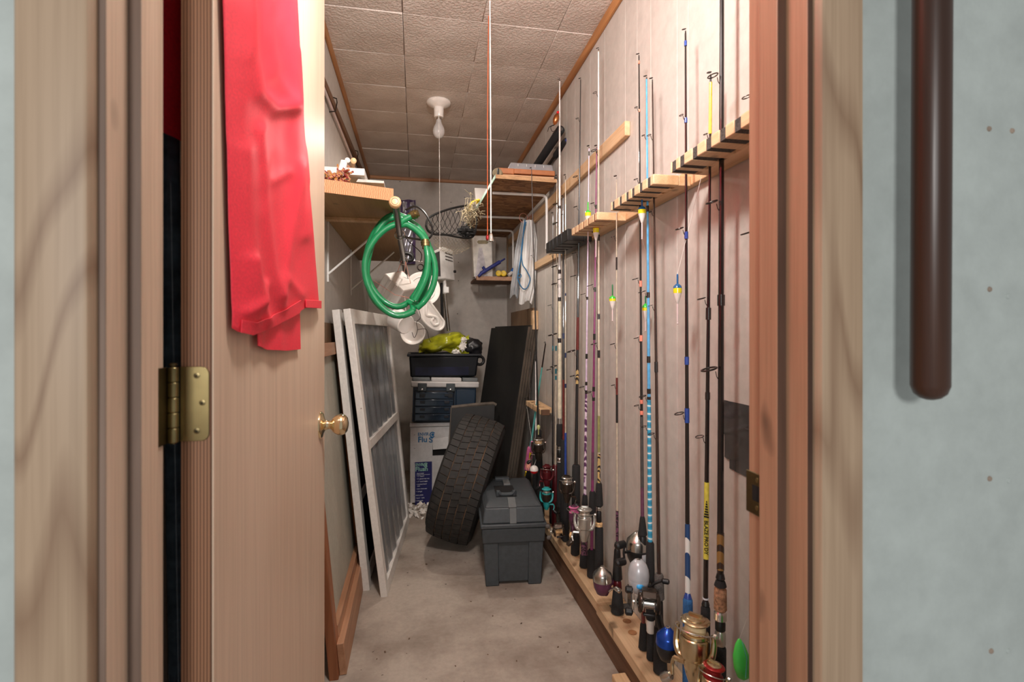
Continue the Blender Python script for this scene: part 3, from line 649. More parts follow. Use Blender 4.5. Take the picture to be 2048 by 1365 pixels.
# long strip and thin pole along the wall near the ceiling, on hooks
def along(u1, v1, u2, v2, off):
    a = ax(u1, v1, XL + off); b = ax(u2, v2, XL + off); return a, b
a, b = along(651, 167, 722, 335, 0.012)
a = a + (a - b) * 0.28; b = b + (b - a) * 0.05
st = thing('wall_strip', 'long dark brown flat strip lying on hooks high on the left wall', 'strip', a)
part('strip', MB().hexa([(XL + 0.006, a.y, a.z - 0.03), (XL + 0.02, a.y, a.z - 0.03), (XL + 0.02, a.y, a.z), (XL + 0.006, a.y, a.z)], [(XL + 0.006, b.y, b.z - 0.03), (XL + 0.02, b.y, b.z - 0.03), (XL + 0.02, b.y, b.z), (XL + 0.006, b.y, b.z)]), 'brown2x4', st, None, 0.002)
for t in (0.30, 0.75):
    c = a + (b - a) * t
    part('hook', MB().tube([(XL, c.y, c.z + 0.012), (XL + 0.03, c.y, c.z + 0.004), (XL + 0.032, c.y, c.z - 0.012), (XL + 0.026, c.y, c.z - 0.05), (XL, c.y, c.z - 0.055)], 0.0025, 6), 'wire', st)
a2, b2 = along(651, 186, 706, 322, 0.012)
a2 = a2 + (a2 - b2) * 0.35
solid('thin_pole', MB().tube([a2, b2], 0.006, 10), 'pinkwhite', 'thin pale pole under the dark strip high on the left wall', 'pole')
# things lying on the left shelf
ST = SU + 0.045
p = ay(652, 332, 1.98)
solid('white_tray', MB().box((-0.345, 1.94, ST + 0.062), (-0.185, 1.962, ST + 0.088)).box((-0.345, 1.962, ST + 0.062), (-0.335, 2.14, ST + 0.088)).box((-0.195, 1.962, ST + 0.062), (-0.185, 2.14, ST + 0.088)).box((-0.335, 1.962, ST + 0.062), (-0.195, 2.14, ST + 0.068)),
      'whitepaint', 'white shallow plastic tray lying on the pile at the left shelf end', 'tray', None, 0.002)
solid('white_bracket', MB().prism([ay(u, v, 1.925) for u, v in ((682, 319), (691, 320), (694, 326), (687, 352), (674, 351), (679, 328))], (0, 0.02, 0)), 'whitepaint', 'curved white plastic bracket standing upright on the left shelf', 'bracket', None, 0.002)
for k, (u1, v1, u2, v2, r, mt, lb, cap) in enumerate(((707, 322, 702, 350, 0.0085, 'pole_wood', 'pale wooden dowel with a round cap sticking up from the left shelf', True), (697, 335, 697, 358, 0.0065, 'frame_brown', 'short brown dowel beside the capped one on the left shelf', True),
                                                 (695, 321, 690, 352, 0.008, 'whitepaint', 'white tube standing behind the white bracket on the left shelf', True))):
    a = ay(u1, v1, 1.95 + 0.03 * k); b = ay(u2, v2, 2.25 + 0.02 * k); b.z = max(b.z, ST + 0.012)
    d = a - b
    solid('dowel', MB().lathe([(r, 0), (r, d.length - 0.004), (r * 1.25, d.length - 0.003), (r * 1.25, d.length + 0.004), (r * 0.8, d.length + 0.006)], b, d, 16), mt, lb, 'dowel')
mb = MB()
for k in range(40):
    u = 653 + R.random() * 44; c = ay(u, 352 + R.random() * 8, 1.865 + R.random() * 0.05); c.z = ST + 0.008 + R.random() * 0.045
    d = Vector((R.uniform(-1, 1), R.uniform(-0.4, 0.4), R.uniform(-0.3, 0.6))).normalized() * R.uniform(0.012, 0.03)
    mb.tube([c - d, c + d], R.uniform(0.002, 0.005), 6)
solid('scrap_heap', mb, bands('striped_scrap', [(0.3, (150, 52, 44)), (0.5, (214, 190, 170)), (0.75, (196, 128, 60))], 'd', 30, 8, 0.6), 'heap of small red and tan scraps under the white tray on the left shelf', 'scraps', None, 0, 'stuff')
solid('paper_sheet', MB().prism([ay(u, v, 1.96) for u, v in ((712, 364), (716, 358), (768, 362), (768, 367))], (0.0, 0.16, 0)), 'paper', 'flat white sheet lying on the outer end of the left shelf', 'paper', None, 0.001)
solid('pale_strip', MB().tube([ay(722, 362, 2.0), ay(708, 338, 2.35)], 0.009, 6), 'pinkwhite', 'slanted pale strip leaning behind the dowels on the left shelf', 'strip')

# landing net with the wooden knob: its shaft runs back beside the shelf
pa = ay(790, 404, 1.66); pb = ay(812, 556, 3.25)
net1 = thing('landing_net', 'landing net hung beside the shelf by its dark shaft with a round wooden knob', 'landing net', pb)
dv = (pb - pa).normalized()
part('shaft', MB().tube([pa + dv * 0.005, pa + dv * 0.03, pb], [0.0115, 0.0125, 0.0125], 18), 'pole_dark', net1)
part('wooden_knob', MB().lathe([(0.006, -0.006), (0.0135, -0.0055), (0.0175, -0.002), (0.0195, 0.005), (0.019, 0.012), (0.0155, 0.020), (0.013, 0.028)], pa, dv, 30), 'pole_wood', net1, 'turned pale wooden knob')
part('knob_ring', MB().ring(pa - dv * 0.006, 0.0105, 0.0009, dv, 24, 6), 'frame_brown', net1)
hp = [ay(u, v, y) for u, v, y in ((812, 556, 3.25), (806, 470, 3.0), (812, 420, 2.9), (830, 413, 2.84), (848, 424, 2.8), (861, 446, 2.78), (865, 462, 2.78), (861, 474, 2.78), (850, 480, 2.8), (830, 478, 2.85), (808, 474, 3.0))]
part('hoop', MB().tube(curve(hp[2:], 8), 0.0058, 10), 'black', net1)
for (v, yo) in ((470, 0.0), (522, 0.0)):
    t = (v - 404) / 152.0
    c = ay(790 + 22 * t, v, 1); k = None
    # point of the shaft seen at this height
    best = min((abs((lambda P: 668 - F * (P.z - EYE) / (P.x * SA + P.y * CA))(pa + (pb - pa) * i / 400) - v), i) for i in range(401))[1]
    P = pa + (pb - pa) * best / 400
    part('wire_loop', MB().ring(P, 0.019, 0.0022, dv, 22, 6), 'wire_lt', net1)
NET1 = (pa, pb, dv)
# green hose coil hung on the shaft
HY = 2.02
def hc(u, v, dy=0.0): return ay(u, v, HY + dy)
loops = []
for k, (cu, cv, ru, rv, dy, ph) in enumerate(((797, 533, 63, 98, 0.00, 0.0), (793, 522, 59, 92, 0.035, 0.5), (800, 540, 68, 92, -0.03, 0.2))):
    n = 40
    for i in range(n):
        a = 2 * PI * i / n - PI * 0.30
        f = 0.0
        loops.append(hc(cu + ru * math.cos(a) + 3 * math.sin(3 * a + k), cv - rv * math.sin(a), dy - 0.03 * i / n))
start = [hc(828, 430, -0.02), hc(815, 437, -0.01), hc(803, 448, 0.0), hc(809, 447, 0.02), hc(822, 452, 0.02), hc(838, 470, 0.01)]
hose = thing('garden_hose', 'coil of green garden hose with brass ends hanging from the net shaft', 'hose', hc(797, 630))
part('coil', MB().tube(loops, 0.0118, 14), 'hose', hose)
part('upper_end', MB().tube(curve([hc(824, 432, -0.07), hc(806, 442, -0.07), hc(802, 450, -0.065), hc(814, 449, -0.06), hc(832, 460, -0.055), hc(846, 474, -0.05), hc(852, 484, -0.05)], 6), 0.0118, 14), 'hose', hose)
part('lower_end', MB().tube(curve([hc(851, 488, -0.05), hc(856, 520, -0.06), hc(850, 560, -0.06), hc(830, 600, -0.05)], 6), 0.0118, 14), 'hose', hose)
def coupling(c, d, lb):
    part('coupling', MB().lathe([(0.0115, -0.012), (0.0125, -0.011), (0.0125, 0), (0.0165, 0.001), (0.0165, 0.012), (0.0175, 0.013), (0.0175, 0.018), (0.0135, 0.019), (0.0135, 0.026), (0.009, 0.027)], c, d, 14), 'antbrass', hose, lb)
coupling(hc(824, 431, -0.07), hc(838, 426, -0.08) - hc(824, 431, -0.07), 'brass hose end pointing right')
coupling(hc(851, 493, -0.05), hc(850, 470, -0.05) - hc(851, 493, -0.05), 'brass hose end pointing up')
# wire stringer with a ring, hanging from the shaft
wp = [ay(u, v, 2.35) for u, v in ((810, 470), (818, 484), (842, 506), (841, 524))]
wr2 = thing('wire_stringer', 'thin black wire with a small end ring hanging inside the hose coil', 'wire', wp[-1])
part('wire', MB().tube(curve(wp, 5), 0.0022, 6), 'wire', wr2)
part('ring', MB().ring(ay(841, 535, 2.35), 0.014, 0.003, (0.2, -1, 0), 22, 6), 'wire', wr2)
# black clip behind the shaft
cl = thing('hanger_hook', 'flat black hanger hook behind the net shaft', 'hook', ay(818, 512, 3.0))
part('hook', MB().tube(curve([ay(u, v, 3.0) for u, v in ((806, 506), (818, 508), (825, 514), (822, 521), (812, 521))], 5), 0.011, 10), 'black', cl)
part('wire', MB().tube([ay(812, 521, 3.0), ay(845, 524, 3.0)], 0.0025, 6), 'wire', cl)
# white plastic vessels hanging from strings off the shaft
def rotm(rx, ry, rz): return (Matrix.Rotation(rz, 4, 'Z') @ Matrix.Rotation(ry, 4, 'Y') @ Matrix.Rotation(rx, 4, 'X'))
c = ay(794, 582, 2.55); mm = Matrix.Translation(c) @ rotm(0.30, 0.72, -0.45)
tub = thing('white_tub', 'square white plastic tub hanging tilted by strings below the hose', 'tub', c)
s_ = 0.066
part('shell', MB().box((-s_, -s_, -s_), (s_, s_, s_), mm), 'white', tub, None, 0.006)
part('rib', MB().box((-0.030, -s_ - 0.006, -s_), (-0.014, -s_ + 0.004, s_), mm).box((0.012, -s_ - 0.006, -s_), (0.028, -s_ + 0.004, s_), mm), 'white', tub, None, 0.003)
part('string', MB().tube([ay(803, 522, 2.5), ay(795, 545, 2.52), ay(809, 543, 2.53), ay(811, 523, 2.5)], 0.0014, 6).tube([ay(811, 523, 2.5), ay(829, 600, 2.55)], 0.0014, 6), 'pinkcord', tub)
part('band', MB().tube([ay(748, 562, 2.44), ay(790, 590, 2.40), ay(818, 596, 2.44)], 0.0012, 6), 'pinkcord', tub)
c = ay(846, 578, 2.95)
lid = thing('round_disc', 'round white plastic disc hanging behind the hose on the right', 'disc', c)
dn = Vector((0.25, -1, 0.25)).normalized()
part('disc', MB().lathe([(0.097, -0.004), (0.101, 0), (0.099, 0.006), (0.088, 0.006), (0.082, 0.003), (0.03, 0.002), (0.028, 0.004), (0.001, 0.004)], c, dn, 40), 'white', lid)
part('inner_rim', MB().ring(c + dn * 0.005, 0.070, 0.0015, dn, 36, 6), 'white', lid)
c = ay(861, 627, 2.75)
tray = thing('oval_tray', 'oval white plastic tray with a moulded swirl hanging below the round disc', 'tray', c)
dn = Vector((0.45, -1, 0.15)).normalized(); e = (ay(884, 655, 2.75) - ay(838, 600, 2.75)).normalized(); e = (e - dn * e.dot(dn)).normalized(); g = dn.cross(e)
def tp(a, b, h): return c + e * a + g * b + dn * h
def dshape(k, h):
    pts = []
    for i in range(28):
        a = 2 * PI * i / 28; x = 0.102 * math.cos(a) * k; y = 0.060 * math.sin(a) * k
        y = min(y, 0.036 * k) if y > 0 else y
        pts.append(tp(x, y, h))
    return pts
part('dish', MB().prism(dshape(0.97, -0.006), dn * 0.004), 'white', tray)
part('string', MB().tube([tp(-0.095, 0, 0.004), ay(822, 560, 2.8), ay(811, 545, 3.1)], 0.0012, 5), 'string', tray)
part('rim', MB().tube(dshape(1, 0.002), 0.006, 8, True, True), 'white', tray)
part('swirl', MB().tube(curve([tp(-0.06, 0.02, 0.002), tp(-0.03, -0.01, 0.004), tp(-0.005, -0.025, 0.004), tp(0.015, -0.005, 0.004), tp(0.04, 0.012, 0.004), tp(0.068, 0.0, 0.004), tp(0.06, -0.025, 0.004), tp(0.035, -0.024, 0.004), tp(0.03, -0.005, 0.003)], 6), 0.0075, 8), 'white', tray)
c = ay(803, 644, 2.35); d = (ay(826, 662, 2.30) - ay(784, 634, 2.42)).normalized()
can = thing('white_cup', 'white plastic cylinder cup tipped over below the hose coil', 'cup', c)
part('shell', MB().lathe([(0.001, -0.046), (0.046, -0.046), (0.050, -0.040), (0.044, 0.034), (0.040, 0.038), (0.036, 0.036), (0.001, 0.036)], c, d, 32), 'white', can)
c = ay(826, 667, 2.62); dn = Vector((-0.1, -1, 0.35)).normalized()
part('string', MB().tube([ay(812, 634, 2.33), ay(808, 560, 2.6), ay(809, 530, 2.95)], 0.0012, 5), 'string', can)
bowl = thing('white_bowl', 'shallow round white bowl hanging lowest with black wire across it', 'bowl', c)
part('shell', MB().lathe([(0.001, -0.030), (0.040, -0.024), (0.056, -0.010), (0.062, 0.004), (0.060, 0.005), (0.052, -0.006), (0.036, -0.018), (0.001, -0.023)], c, dn, 32), 'white', bowl)
part('wire', MB().tube(curve([ay(u, v, 2.55) for u, v in ((811, 540), (826, 590), (841, 632), (833, 645), (835, 660), (829, 676), (824, 665))], 5), 0.0016, 6).tube(curve([ay(u, v, 2.56) for u, v in ((835, 660), (852, 659), (858, 678), (862, 684))], 5), 0.0014, 6), 'wire', bowl)
# printed bag hung on the back wall behind the shaft
bag = thing('printed_bag', 'purple and silver printed bag hanging behind the net shaft', 'bag', ay(817, 530, 4.05))
part('film', MB().sheet(lambda i, j: ay(801 + 30 * i, 400 + 128 * j, 4.05) + Vector((0, 0.012 * math.sin(i * 9 + j * 5), 0)), 12, 30, (0, 0.03, 0)), 'purplebag', bag)
part('foil_front', MB().sheet(lambda i, j: ay(803 + 3 * math.sin(j * 7) + 25 * i, 404 + 118 * j, 4.035) + Vector((0, -0.012 * math.sin(i * 7 + j * 11) - 0.01 * noise.noise(Vector((i * 3, j * 8, 0))), 0)), 14, 40, (0, 0.002, 0)), 'foil', bag, 'crumpled silver front')
# flood light on a chrome pole
FY = 3.35
fl = thing('flood_light', 'white vented flood light with dark glass on a chrome pole by the back wall', 'flood light', ay(895, 700, FY))
A0, A1, A2, A3 = ay(858, 561, FY - 0.05), ay(890, 558, FY), ay(886, 493, FY), ay(858, 506, FY - 0.05)
dep = Vector((0.075, 0.13, 0.0))
part('housing', MB().hexa([A0, A1, A1 + dep, A0 + dep], [A3, A2, A2 + dep, A3 + dep]), 'whitepaint', fl, None, 0.006)
nn = (A1 - A0).cross(A3 - A0).normalized(); nn = nn if nn.y < 0 else -nn
def q4(s, t): return A0 + (A1 - A0) * s + (A3 - A0) * t + (A2 - A1 - A3 + A0) * s * t
part('glass', MB().hexa([q4(0.05, 0.1) + nn * 0.0005, q4(0.72, 0.1) + nn * 0.0005, q4(0.72, 0.9) + nn * 0.0005, q4(0.05, 0.9) + nn * 0.0005], [q4(0.05, 0.1) + nn * 0.004, q4(0.72, 0.1) + nn * 0.004, q4(0.72, 0.9) + nn * 0.004, q4(0.05, 0.9) + nn * 0.004]), 'darkglass', fl)
sn = dep.cross(Vector((0, 0, 1))).normalized(); sn = sn if sn.x > 0 else -sn
for k in range(3):
    t = 0.62 + 0.10 * k
    P0 = A1 + (A2 - A1) * t + dep * 0.15; P1 = A1 + (A2 - A1) * t + dep * 0.85
    part('vent_slot', MB().tube([P0 + sn * 0.001, P1 + sn * 0.001], 0.003, 6), 'darkglass', fl)
part('side_knob', MB().lathe([(0.010, 0), (0.010, 0.012), (0.006, 0.014)], A1 + (A2 - A1) * 0.3 + dep * 0.95, sn, 12), 'black', fl)
pt, pm = ay(889, 562, FY + 0.04), ay(887, 580, FY + 0.03)
pbm = Vector((0.155, FY + 0.12, 0.93))
part('clamp', MB().tube([ay(889, 560, FY + 0.05), ay(890, 588, FY + 0.05)], [0.011, 0.015], 12).box((pm.x + 0.0, pm.y, pm.z - 0.02), (pm.x + 0.035, pm.y + 0.02, pm.z + 0.02)), 'whitepaint', fl, None, 0.002)
part('chrome_pole', MB().tube([ay(889, 586, FY + 0.06), ay(897, 662, FY + 0.10)], 0.0125, 16), 'chrome', fl)
part('rear_pole', MB().tube([ay(883, 566, FY + 0.12), ay(885, 655, FY + 0.14)], 0.010, 12), 'black', fl)

# second landing net, black hoop and mesh by the right shelf
NY = 2.95
hp = [(852, 452), (856, 438), (872, 428), (900, 418), (930, 412), (943, 413), (950, 424), (953, 445), (949, 468), (940, 476), (918, 475), (892, 470), (870, 469), (857, 463)]
def n3(u, v): return ay(u, v, NY + 0.0022 * (u - 850))
H3 = [n3(u, v) for u, v in hp]
net2 = thing('landing_net', 'black landing net with open mesh hanging off the edge of the strand board shelf', 'landing net', n3(905, 475))
part('hoop', MB().tube(curve(H3 + H3[:1], 6), 0.0065, 8), 'black', net2)
mb = MB()
def sag(s, t):    # s along the hoop, t across
    top = (856 + 94 * s, 437 - 27 * s ** 0.7); bot = (857 + 90 * s, 462 + 14 * s)
    P = n3(top[0] + (bot[0] - top[0]) * t, top[1] + (bot[1] - top[1]) * t)
    return P + Vector((0.0, 0.12 * math.sin(PI * t) * math.sin(PI * min(1, 0.1 + s)), -0.03 * math.sin(PI * t)))
for k in range(-8, 17):
    for sg in (1, -1):
        pts = []
        for i in range(13):
            t = i / 12; s = (k + 0.5) / 9 + sg * (t - (0 if sg > 0 else 0)) * 0.42
            if sg < 0: s += 0.42
            s += 0.012 * math.sin(i * 2.1 + k)
            if 0 <= s <= 1: pts.append(sag(s, t))
        if len(pts) > 1: mb.tube(pts, 0.0017, 4)
part('netting', mb, 'netcord', net2, None, 0, 'stuff')
mb = MB()
def low(s_, t_):
    return n3(866 + 82 * s_ + 5 * t_ * (0.5 - s_), 470 + 6 * s_ + t_ * (8 + 26 * math.sin(PI * min(1, 0.12 + s_ * 0.8)))) + Vector((0.0, 0.05 + 0.05 * math.sin(PI * t_), 0))
for k in range(-6, 13):
    for sg in (1, -1):
        q = [low((k + 0.5) / 12 + sg * 0.4 * i / 8 + (0.4 if sg < 0 else 0), i / 8) for i in range(9) if 0 <= (k + 0.5) / 12 + sg * 0.4 * i / 8 + (0.4 if sg < 0 else 0) <= 1]
        if len(q) > 1: mb.tube(q, 0.0010, 4)
part('mesh_and_shadow', mb, 'tancord', net2, 'tan slack mesh with net shadow under the hoop', 0, 'stuff')  # tan lattice stands for both the slack net and its shadow
mb = MB(); rr_ = random.Random(3)
for k in range(90):
    c = ay(940 + rr_.gauss(0, 7), 422 + rr_.gauss(0, 11), 2.86 + rr_.uniform(-0.03, 0.03)); pts = [c]
    for i in range(5): pts.append(pts[-1] + Vector((rr_.gauss(0, 0.012), rr_.gauss(0, 0.01), rr_.gauss(-0.004, 0.012))))
    mb.tube(pts, 0.0013, 4)
part('bunched_mesh', MB().blob(n3(934, 462) + Vector((0, 0.03, 0)), (0.05, 0.03, 0.03), 0.35, 3.5, 18, 12, 5), 'netcord', net2, None, 0, None, 20)
mb2 = mb
solid('frayed_rope', mb, 'tancord', 'frayed tan rope bundle hanging at the corner of the strand board shelf', 'rope', None, 0, 'stuff')

# ================================================================== FRAMES LEANING ON THE LEFT WALL
def leaner(name, label, cat, p0, p1, q0, q1, th):
    """panel frame: p0,p1 bottom near/far, q0,q1 top near/far on the front face; returns builder"""
    p0, p1, q0, q1 = map(Vector, (p0, p1, q0, q1))
    n = (p1 - p0).cross(q0 - p0).normalized(); n = n if n.x > 0 else -n
    T = thing(name, label, cat, (p0 + p1) / 2)
    Wd, Hd = (p1 - p0).length, (q0 - p0).length
    def P(s, t, d): return p0 + (p1 - p0) * (s / Wd) + (q0 - p0) * (t / Hd) + ((q1 - p1) - (q0 - p0)) * (s / Wd) * (t / Hd) - n * d
    def bar(nm, s0, s1, t0, t1, d0, d1, mat, lb=None, bv=0.002):
        return part(nm, MB().hexa([P(s0, t0, d1), P(s1, t0, d1), P(s1, t0, d0), P(s0, t0, d0)], [P(s0, t1, d1), P(s1, t1, d1), P(s1, t1, d0), P(s0, t1, d0)]), mat, T, lb, bv)
    return T, P, bar, Wd, Hd, n
# white framed storm window, nearest the aisle
T, P, bar, Wd, Hd, n = leaner('storm_window', 'white wooden framed storm window with two grey panes leaning nearest the aisle', 'window frame',
                              (-0.114, 2.147, 0), (-0.036, 2.985, 0), (-0.262, 2.155, 1.178), (-0.150, 3.0, 1.178), 0.03)
bar('stile', 0, 0.045, 0, Hd, 0, 0.028, 'white_wood'); bar('stile', Wd - 0.042, Wd, 0, Hd, 0, 0.028, 'white_wood')
bar('stile_bead', 0.045, 0.056, 0.05, Hd - 0.06, 0.006, 0.022, 'white_wood', None, 0.001)
bar('top_rail', 0.045, Wd - 0.042, Hd - 0.062, Hd, 0, 0.028, 'white_wood'); bar('middle_rail', 0.045, Wd - 0.042, 0.60, 0.638, 0, 0.028, 'white_wood')
bar('bottom_rail', 0.045, Wd - 0.042, 0, 0.05, 0, 0.028, 'white_wood')
M['pane'] = stained('dusty_grey_pane', (132, 134, 136), (164, 164, 164), 3.0, 0.6, 0.22, (1, 14, 0.25), 30, 0.03)
def pane(t0, t1):
    def fn(i, j):
        s = 0.05 + (Wd - 0.097) * i; t = t0 + (t1 - t0) * j
        return P(s, t, 0.014 + 0.003 * math.sin(i * 36 + 1.2 * math.sin(j * 2 + i * 3)))
    part('pane', MB().sheet(fn, 90, 6, n * 0.002), M['pane'], T, 'grey ribbed pane', 0, None, 50)
pane(0.045, 0.605); pane(0.632, Hd - 0.057)
# second white frame, behind
T, P, bar, Wd, Hd, n = leaner('storm_window', 'white framed storm window standing behind the one nearest the aisle', 'window frame',
                              (-0.190, 2.215, 0), (-0.128, 3.02, 0), (-0.310, 2.20, 1.176), (-0.235, 3.02, 1.178), 0.03)
bar('stile', 0, 0.045, 0, Hd, 0, 0.03, 'white_wood'); bar('stile', Wd - 0.045, Wd, 0, Hd, 0, 0.03, 'white_wood')
bar('stile_bead', 0.045, 0.07, 0.06, Hd - 0.02, 0.008, 0.028, 'white_wood', None, 0.001)
bar('top_rail', 0.07, Wd - 0.045, Hd - 0.065, Hd - 0.01, 0.006, 0.028, 'white_wood'); bar('bottom_rail', 0.07, Wd - 0.045, 0.02, 0.075, 0.006, 0.028, 'white_wood')
bar('middle_rail', 0.07, Wd - 0.045, 0.36, 0.40, 0.006, 0.028, 'white_wood')
bar('pane', 0.05, Wd - 0.04, 0.05, Hd - 0.05, 0.014, 0.018, 'blackboard', 'dark pane', 0)
# brown wooden screen frame with a pale panel, closest to the door
T, P, bar, Wd, Hd, n = leaner('panel_frame', 'brown wooden frame with a pale grey panel leaning right behind the open door', 'frame',
                              (-0.236, 1.66, 0), (-0.240, 2.44, 0), (-0.333, 1.66, 1.04), (-0.334, 2.38, 1.04), 0.02)
bar('stile', 0, 0.06, 0, Hd, 0, 0.028, 'frame_brown'); bar('stile', Wd - 0.05, Wd, 0, Hd, 0.006, 0.028, 'frame_orange', 'orange varnished far stile')
bar('top_rail', 0.06, Wd, Hd - 0.05, Hd, -0.004, 0.028, 'frame_brown_y'); bar('panel', 0.05, Wd - 0.045, 0.05, Hd - 0.045, 0.014, 0.02, 'panel_pale', 'pale grey panel', 0)
bar('bottom_rail', 0.06, Wd - 0.02, 0.07, 0.14, -0.004, 0.028, 'frame_brown_y'); bar('kick_rail', 0.02, Wd, 0, 0.10, -0.022, 0.0, 'frame_brown_y')
# thin board behind those frames
solid('backing_board', MB().hexa([(-0.3605, 1.9, 0), (-0.3605, 2.5, 0), (-0.355, 2.5, 0), (-0.355, 1.9, 0)], [(-0.3605, 1.9, 1.12), (-0.3605, 2.5, 1.12), (-0.355, 2.5, 1.12), (-0.355, 1.9, 1.12)]), 'oldwood',
      'plain brown board flat against the left wall behind the frames', 'board', None, 0.001)

# ================================================================== STACK AT THE BACK
BXY = 3.27
cx0, cx1 = ay(820, 900, BXY).x, 0.30
ct = thing('carton', 'white cardboard carton with a blue printed panel standing on the floor under the tackle box', 'carton', (0.13, 3.5, 0))
part('walls', B((cx0, BXY, 0.012), (cx1, 3.78, 0.504)), 'carton', ct, None, 0.004)
part('top_flap', MB().hexa([(cx0 - 0.004, BXY - 0.010, 0.492), (cx1, BXY - 0.010, 0.490), (cx1, BXY + 0.02, 0.506), (cx0, BXY + 0.02, 0.506)], [(cx0 - 0.002, BXY - 0.012, 0.498), (cx1, BXY - 0.012, 0.495), (cx1, BXY + 0.02, 0.511), (cx0, BXY + 0.02, 0.511)]), 'carton', ct, None, 0.001)
f0, f1 = ay(865, 908, BXY), ay(892, 894, BXY)
part('hand_hole', B((f0.x, BXY - 0.0012, f0.z - 0.012), (f1.x + 0.01, BXY + 0.0005, f1.z + 0.002)), 'dark', ct)
part('torn_flap', MB().hexa([(f0.x, BXY - 0.002, f1.z - 0.004), (f1.x + 0.012, BXY - 0.002, f1.z), (f1.x + 0.012, BXY, f1.z + 0.06), (f0.x, BXY, f1.z + 0.05)], [(f0.x + 0.002, BXY - 0.020, f1.z - 0.012), (f1.x + 0.012, BXY - 0.020, f1.z - 0.008), (f1.x + 0.012, BXY - 0.003, f1.z + 0.062), (f0.x, BXY - 0.003, f1.z + 0.052)]), 'carton', ct, None, 0.001)
n0, n1 = ay(830, 925, BXY), ay(864, 1010, BXY)
lp = part('printed_panel', B((n0.x, BXY - 0.0008, n1.z), (n1.x, BXY + 0.0003, n0.z)), 'navyprint', ct, 'navy blue printed panel with white lines of type')
RX = (PI / 2, 0, 0)
def ctext(body, u, v, hpx, mat, par=None, sx=1.0):
    p = ay(u, v, BXY - 0.0015); o = text('lettering', body, hpx * 1.42 * m_per_px(p), mat, par or ct, p, RX, sx=sx); return o
ctext('ENVIR', 835.5, 872.5, 6.5, 'inkblue', None, 0.86); ctext('Flu', 835.5, 885.2, 11, 'inkblue', None, 1.02); ctext('S', 857.5, 885.6, 10.5, 'inkblue', None, 1.3)
def swirl(u, v, r, mat, par):
    c = ay(u, v, BXY - 0.001); s = r * m_per_px(c)
    part('swirl_print', MB().ring(c, s, s * 0.26, (0, -1, 0), 20, 6, 0.6, 5.6).lathe([(s * 0.62, -0.0002), (s * 0.62, 0.0006)], c + Vector((s * 0.1, 0, 0)), (0, -1, 0), 14).tube([c + Vector((s * 0.4, 0, -s)), c + Vector((-s * 0.5, 0, -s * 1.6))], s * 0.2, 5).map(lambda q: (q[0], BXY - 0.001 + (q[1] - c.y) * 0.1, q[2])), mat, par)
swirl(865, 870, 4.8, 'inkblue', ct)
ctext('ENVIR', 831.2, 933, 5.6, 'paleprint', lp, 0.72); swirl(851.6, 930.6, 3.8, 'paleprint', lp); ctext('Flush', 830.4, 943.3, 8.6, 'paleprint', lp, 1.0)
for k, (tx, u, v) in enumerate((('FEATURES', 833.5, 949), ('\u2022 3" Flapper', 833.5, 954.3), ('\u2022 2" glazed trap way', 833.3, 959.6), ('\u2022 17" bowl height', 833, 965), ('\u2022 insulated bowl', 832.7, 970.4), ('  tank', 832.7, 974), ('\u2022 slow close seat', 832.4, 979.6), ('\u2022 1.28 gpf', 832, 985),
                                ('INCLUDES', 831.6, 992.5), ('\u2022 bowl  \u2022 tank', 831.3, 998), ('\u2022 toilet seat', 831, 1003.4))):
    ctext(tx, u, v, 2.1, 'whiteprint', lp, 1.05)
part('rule_line', B((ay(833, 950, BXY).x, BXY - 0.0012, ay(833, 951, BXY).z), (ay(860, 950, BXY).x, BXY - 0.0005, ay(833, 950.4, BXY).z)), 'whiteprint', lp)
for v in (871, 898, 927, 957, 992):
    c = ay(829, v, BXY); part('staple', MB().tube([c + Vector((-0.004, -0.001, 0.005)), c + Vector((0, -0.0015, 0)), c + Vector((0.004, -0.001, 0.004))], 0.0008, 4), 'wire', ct)
mb = MB(); r5 = random.Random(9)
for k in range(60):
    a = az(818 + r5.random() * 44, 1008 + r5.random() * 32, 0.0); s = r5.uniform(0.006, 0.02)
    if a.y > BXY - 0.005: a.y = BXY - 0.02 - r5.random() * 0.1
    mm = Matrix.Translation(a + Vector((0, 0, s * 0.3 + r5.random() * 0.015))) @ rotm(r5.uniform(-0.9, 0.9), r5.uniform(-0.9, 0.9), r5.uniform(0, 6))
    mb.add([mm @ Vector(q) for q in ((-s, -s * 0.7, 0), (s, -s * 0.5, 0.002), (s * 0.8, s * 0.6, 0), (-s * 0.7, s * 0.5, 0.004), (0, 0, s * 0.7))], [(0, 1, 4), (1, 2, 4), (2, 3, 4), (3, 0, 4), (0, 3, 2, 1)])
solid('paper_scraps', mb, 'paper', 'torn white paper scraps on the floor in front of the white carton', 'scraps', None, 0, 'stuff')
# blue tackle box with grey lid, sitting slightly crooked on the carton
tb = thing('tackle_box', 'dark blue tackle box with pale grey lid and clear drawers on the white carton', 'tackle box', (0.17, 3.45, 0.511))
rl = Matrix.Translation((0.175, 3.27, 0.512)) @ Matrix.Rotation(math.radians(1.6), 4, 'Y') @ Matrix.Translation((-0.175, -3.27, -0.512))
def tbx(nm, a, b, mat, lb=None, bv=0.004, par=None): return part(nm, B(a, b, rl), mat, par or tb, lb, bv)
x0, x1 = -0.028, 0.378
tbx('body', (x0 + 0.004, 3.272, 0.516), (x1 - 0.004, 3.52, 0.735), 'tackle')
tbx('front_frame', (x0 + 0.012, 3.262, 0.522), (x0 + 0.262, 3.274, 0.715), 'tote')
tbx('side_panel', (x0 + 0.272, 3.262, 0.62), (x1 - 0.008, 3.274, 0.725), 'tackle', None, 0.006)
tbx('side_panel', (x0 + 0.272, 3.262, 0.522), (x1 - 0.008, 3.274, 0.612), 'tackle', None, 0.006)
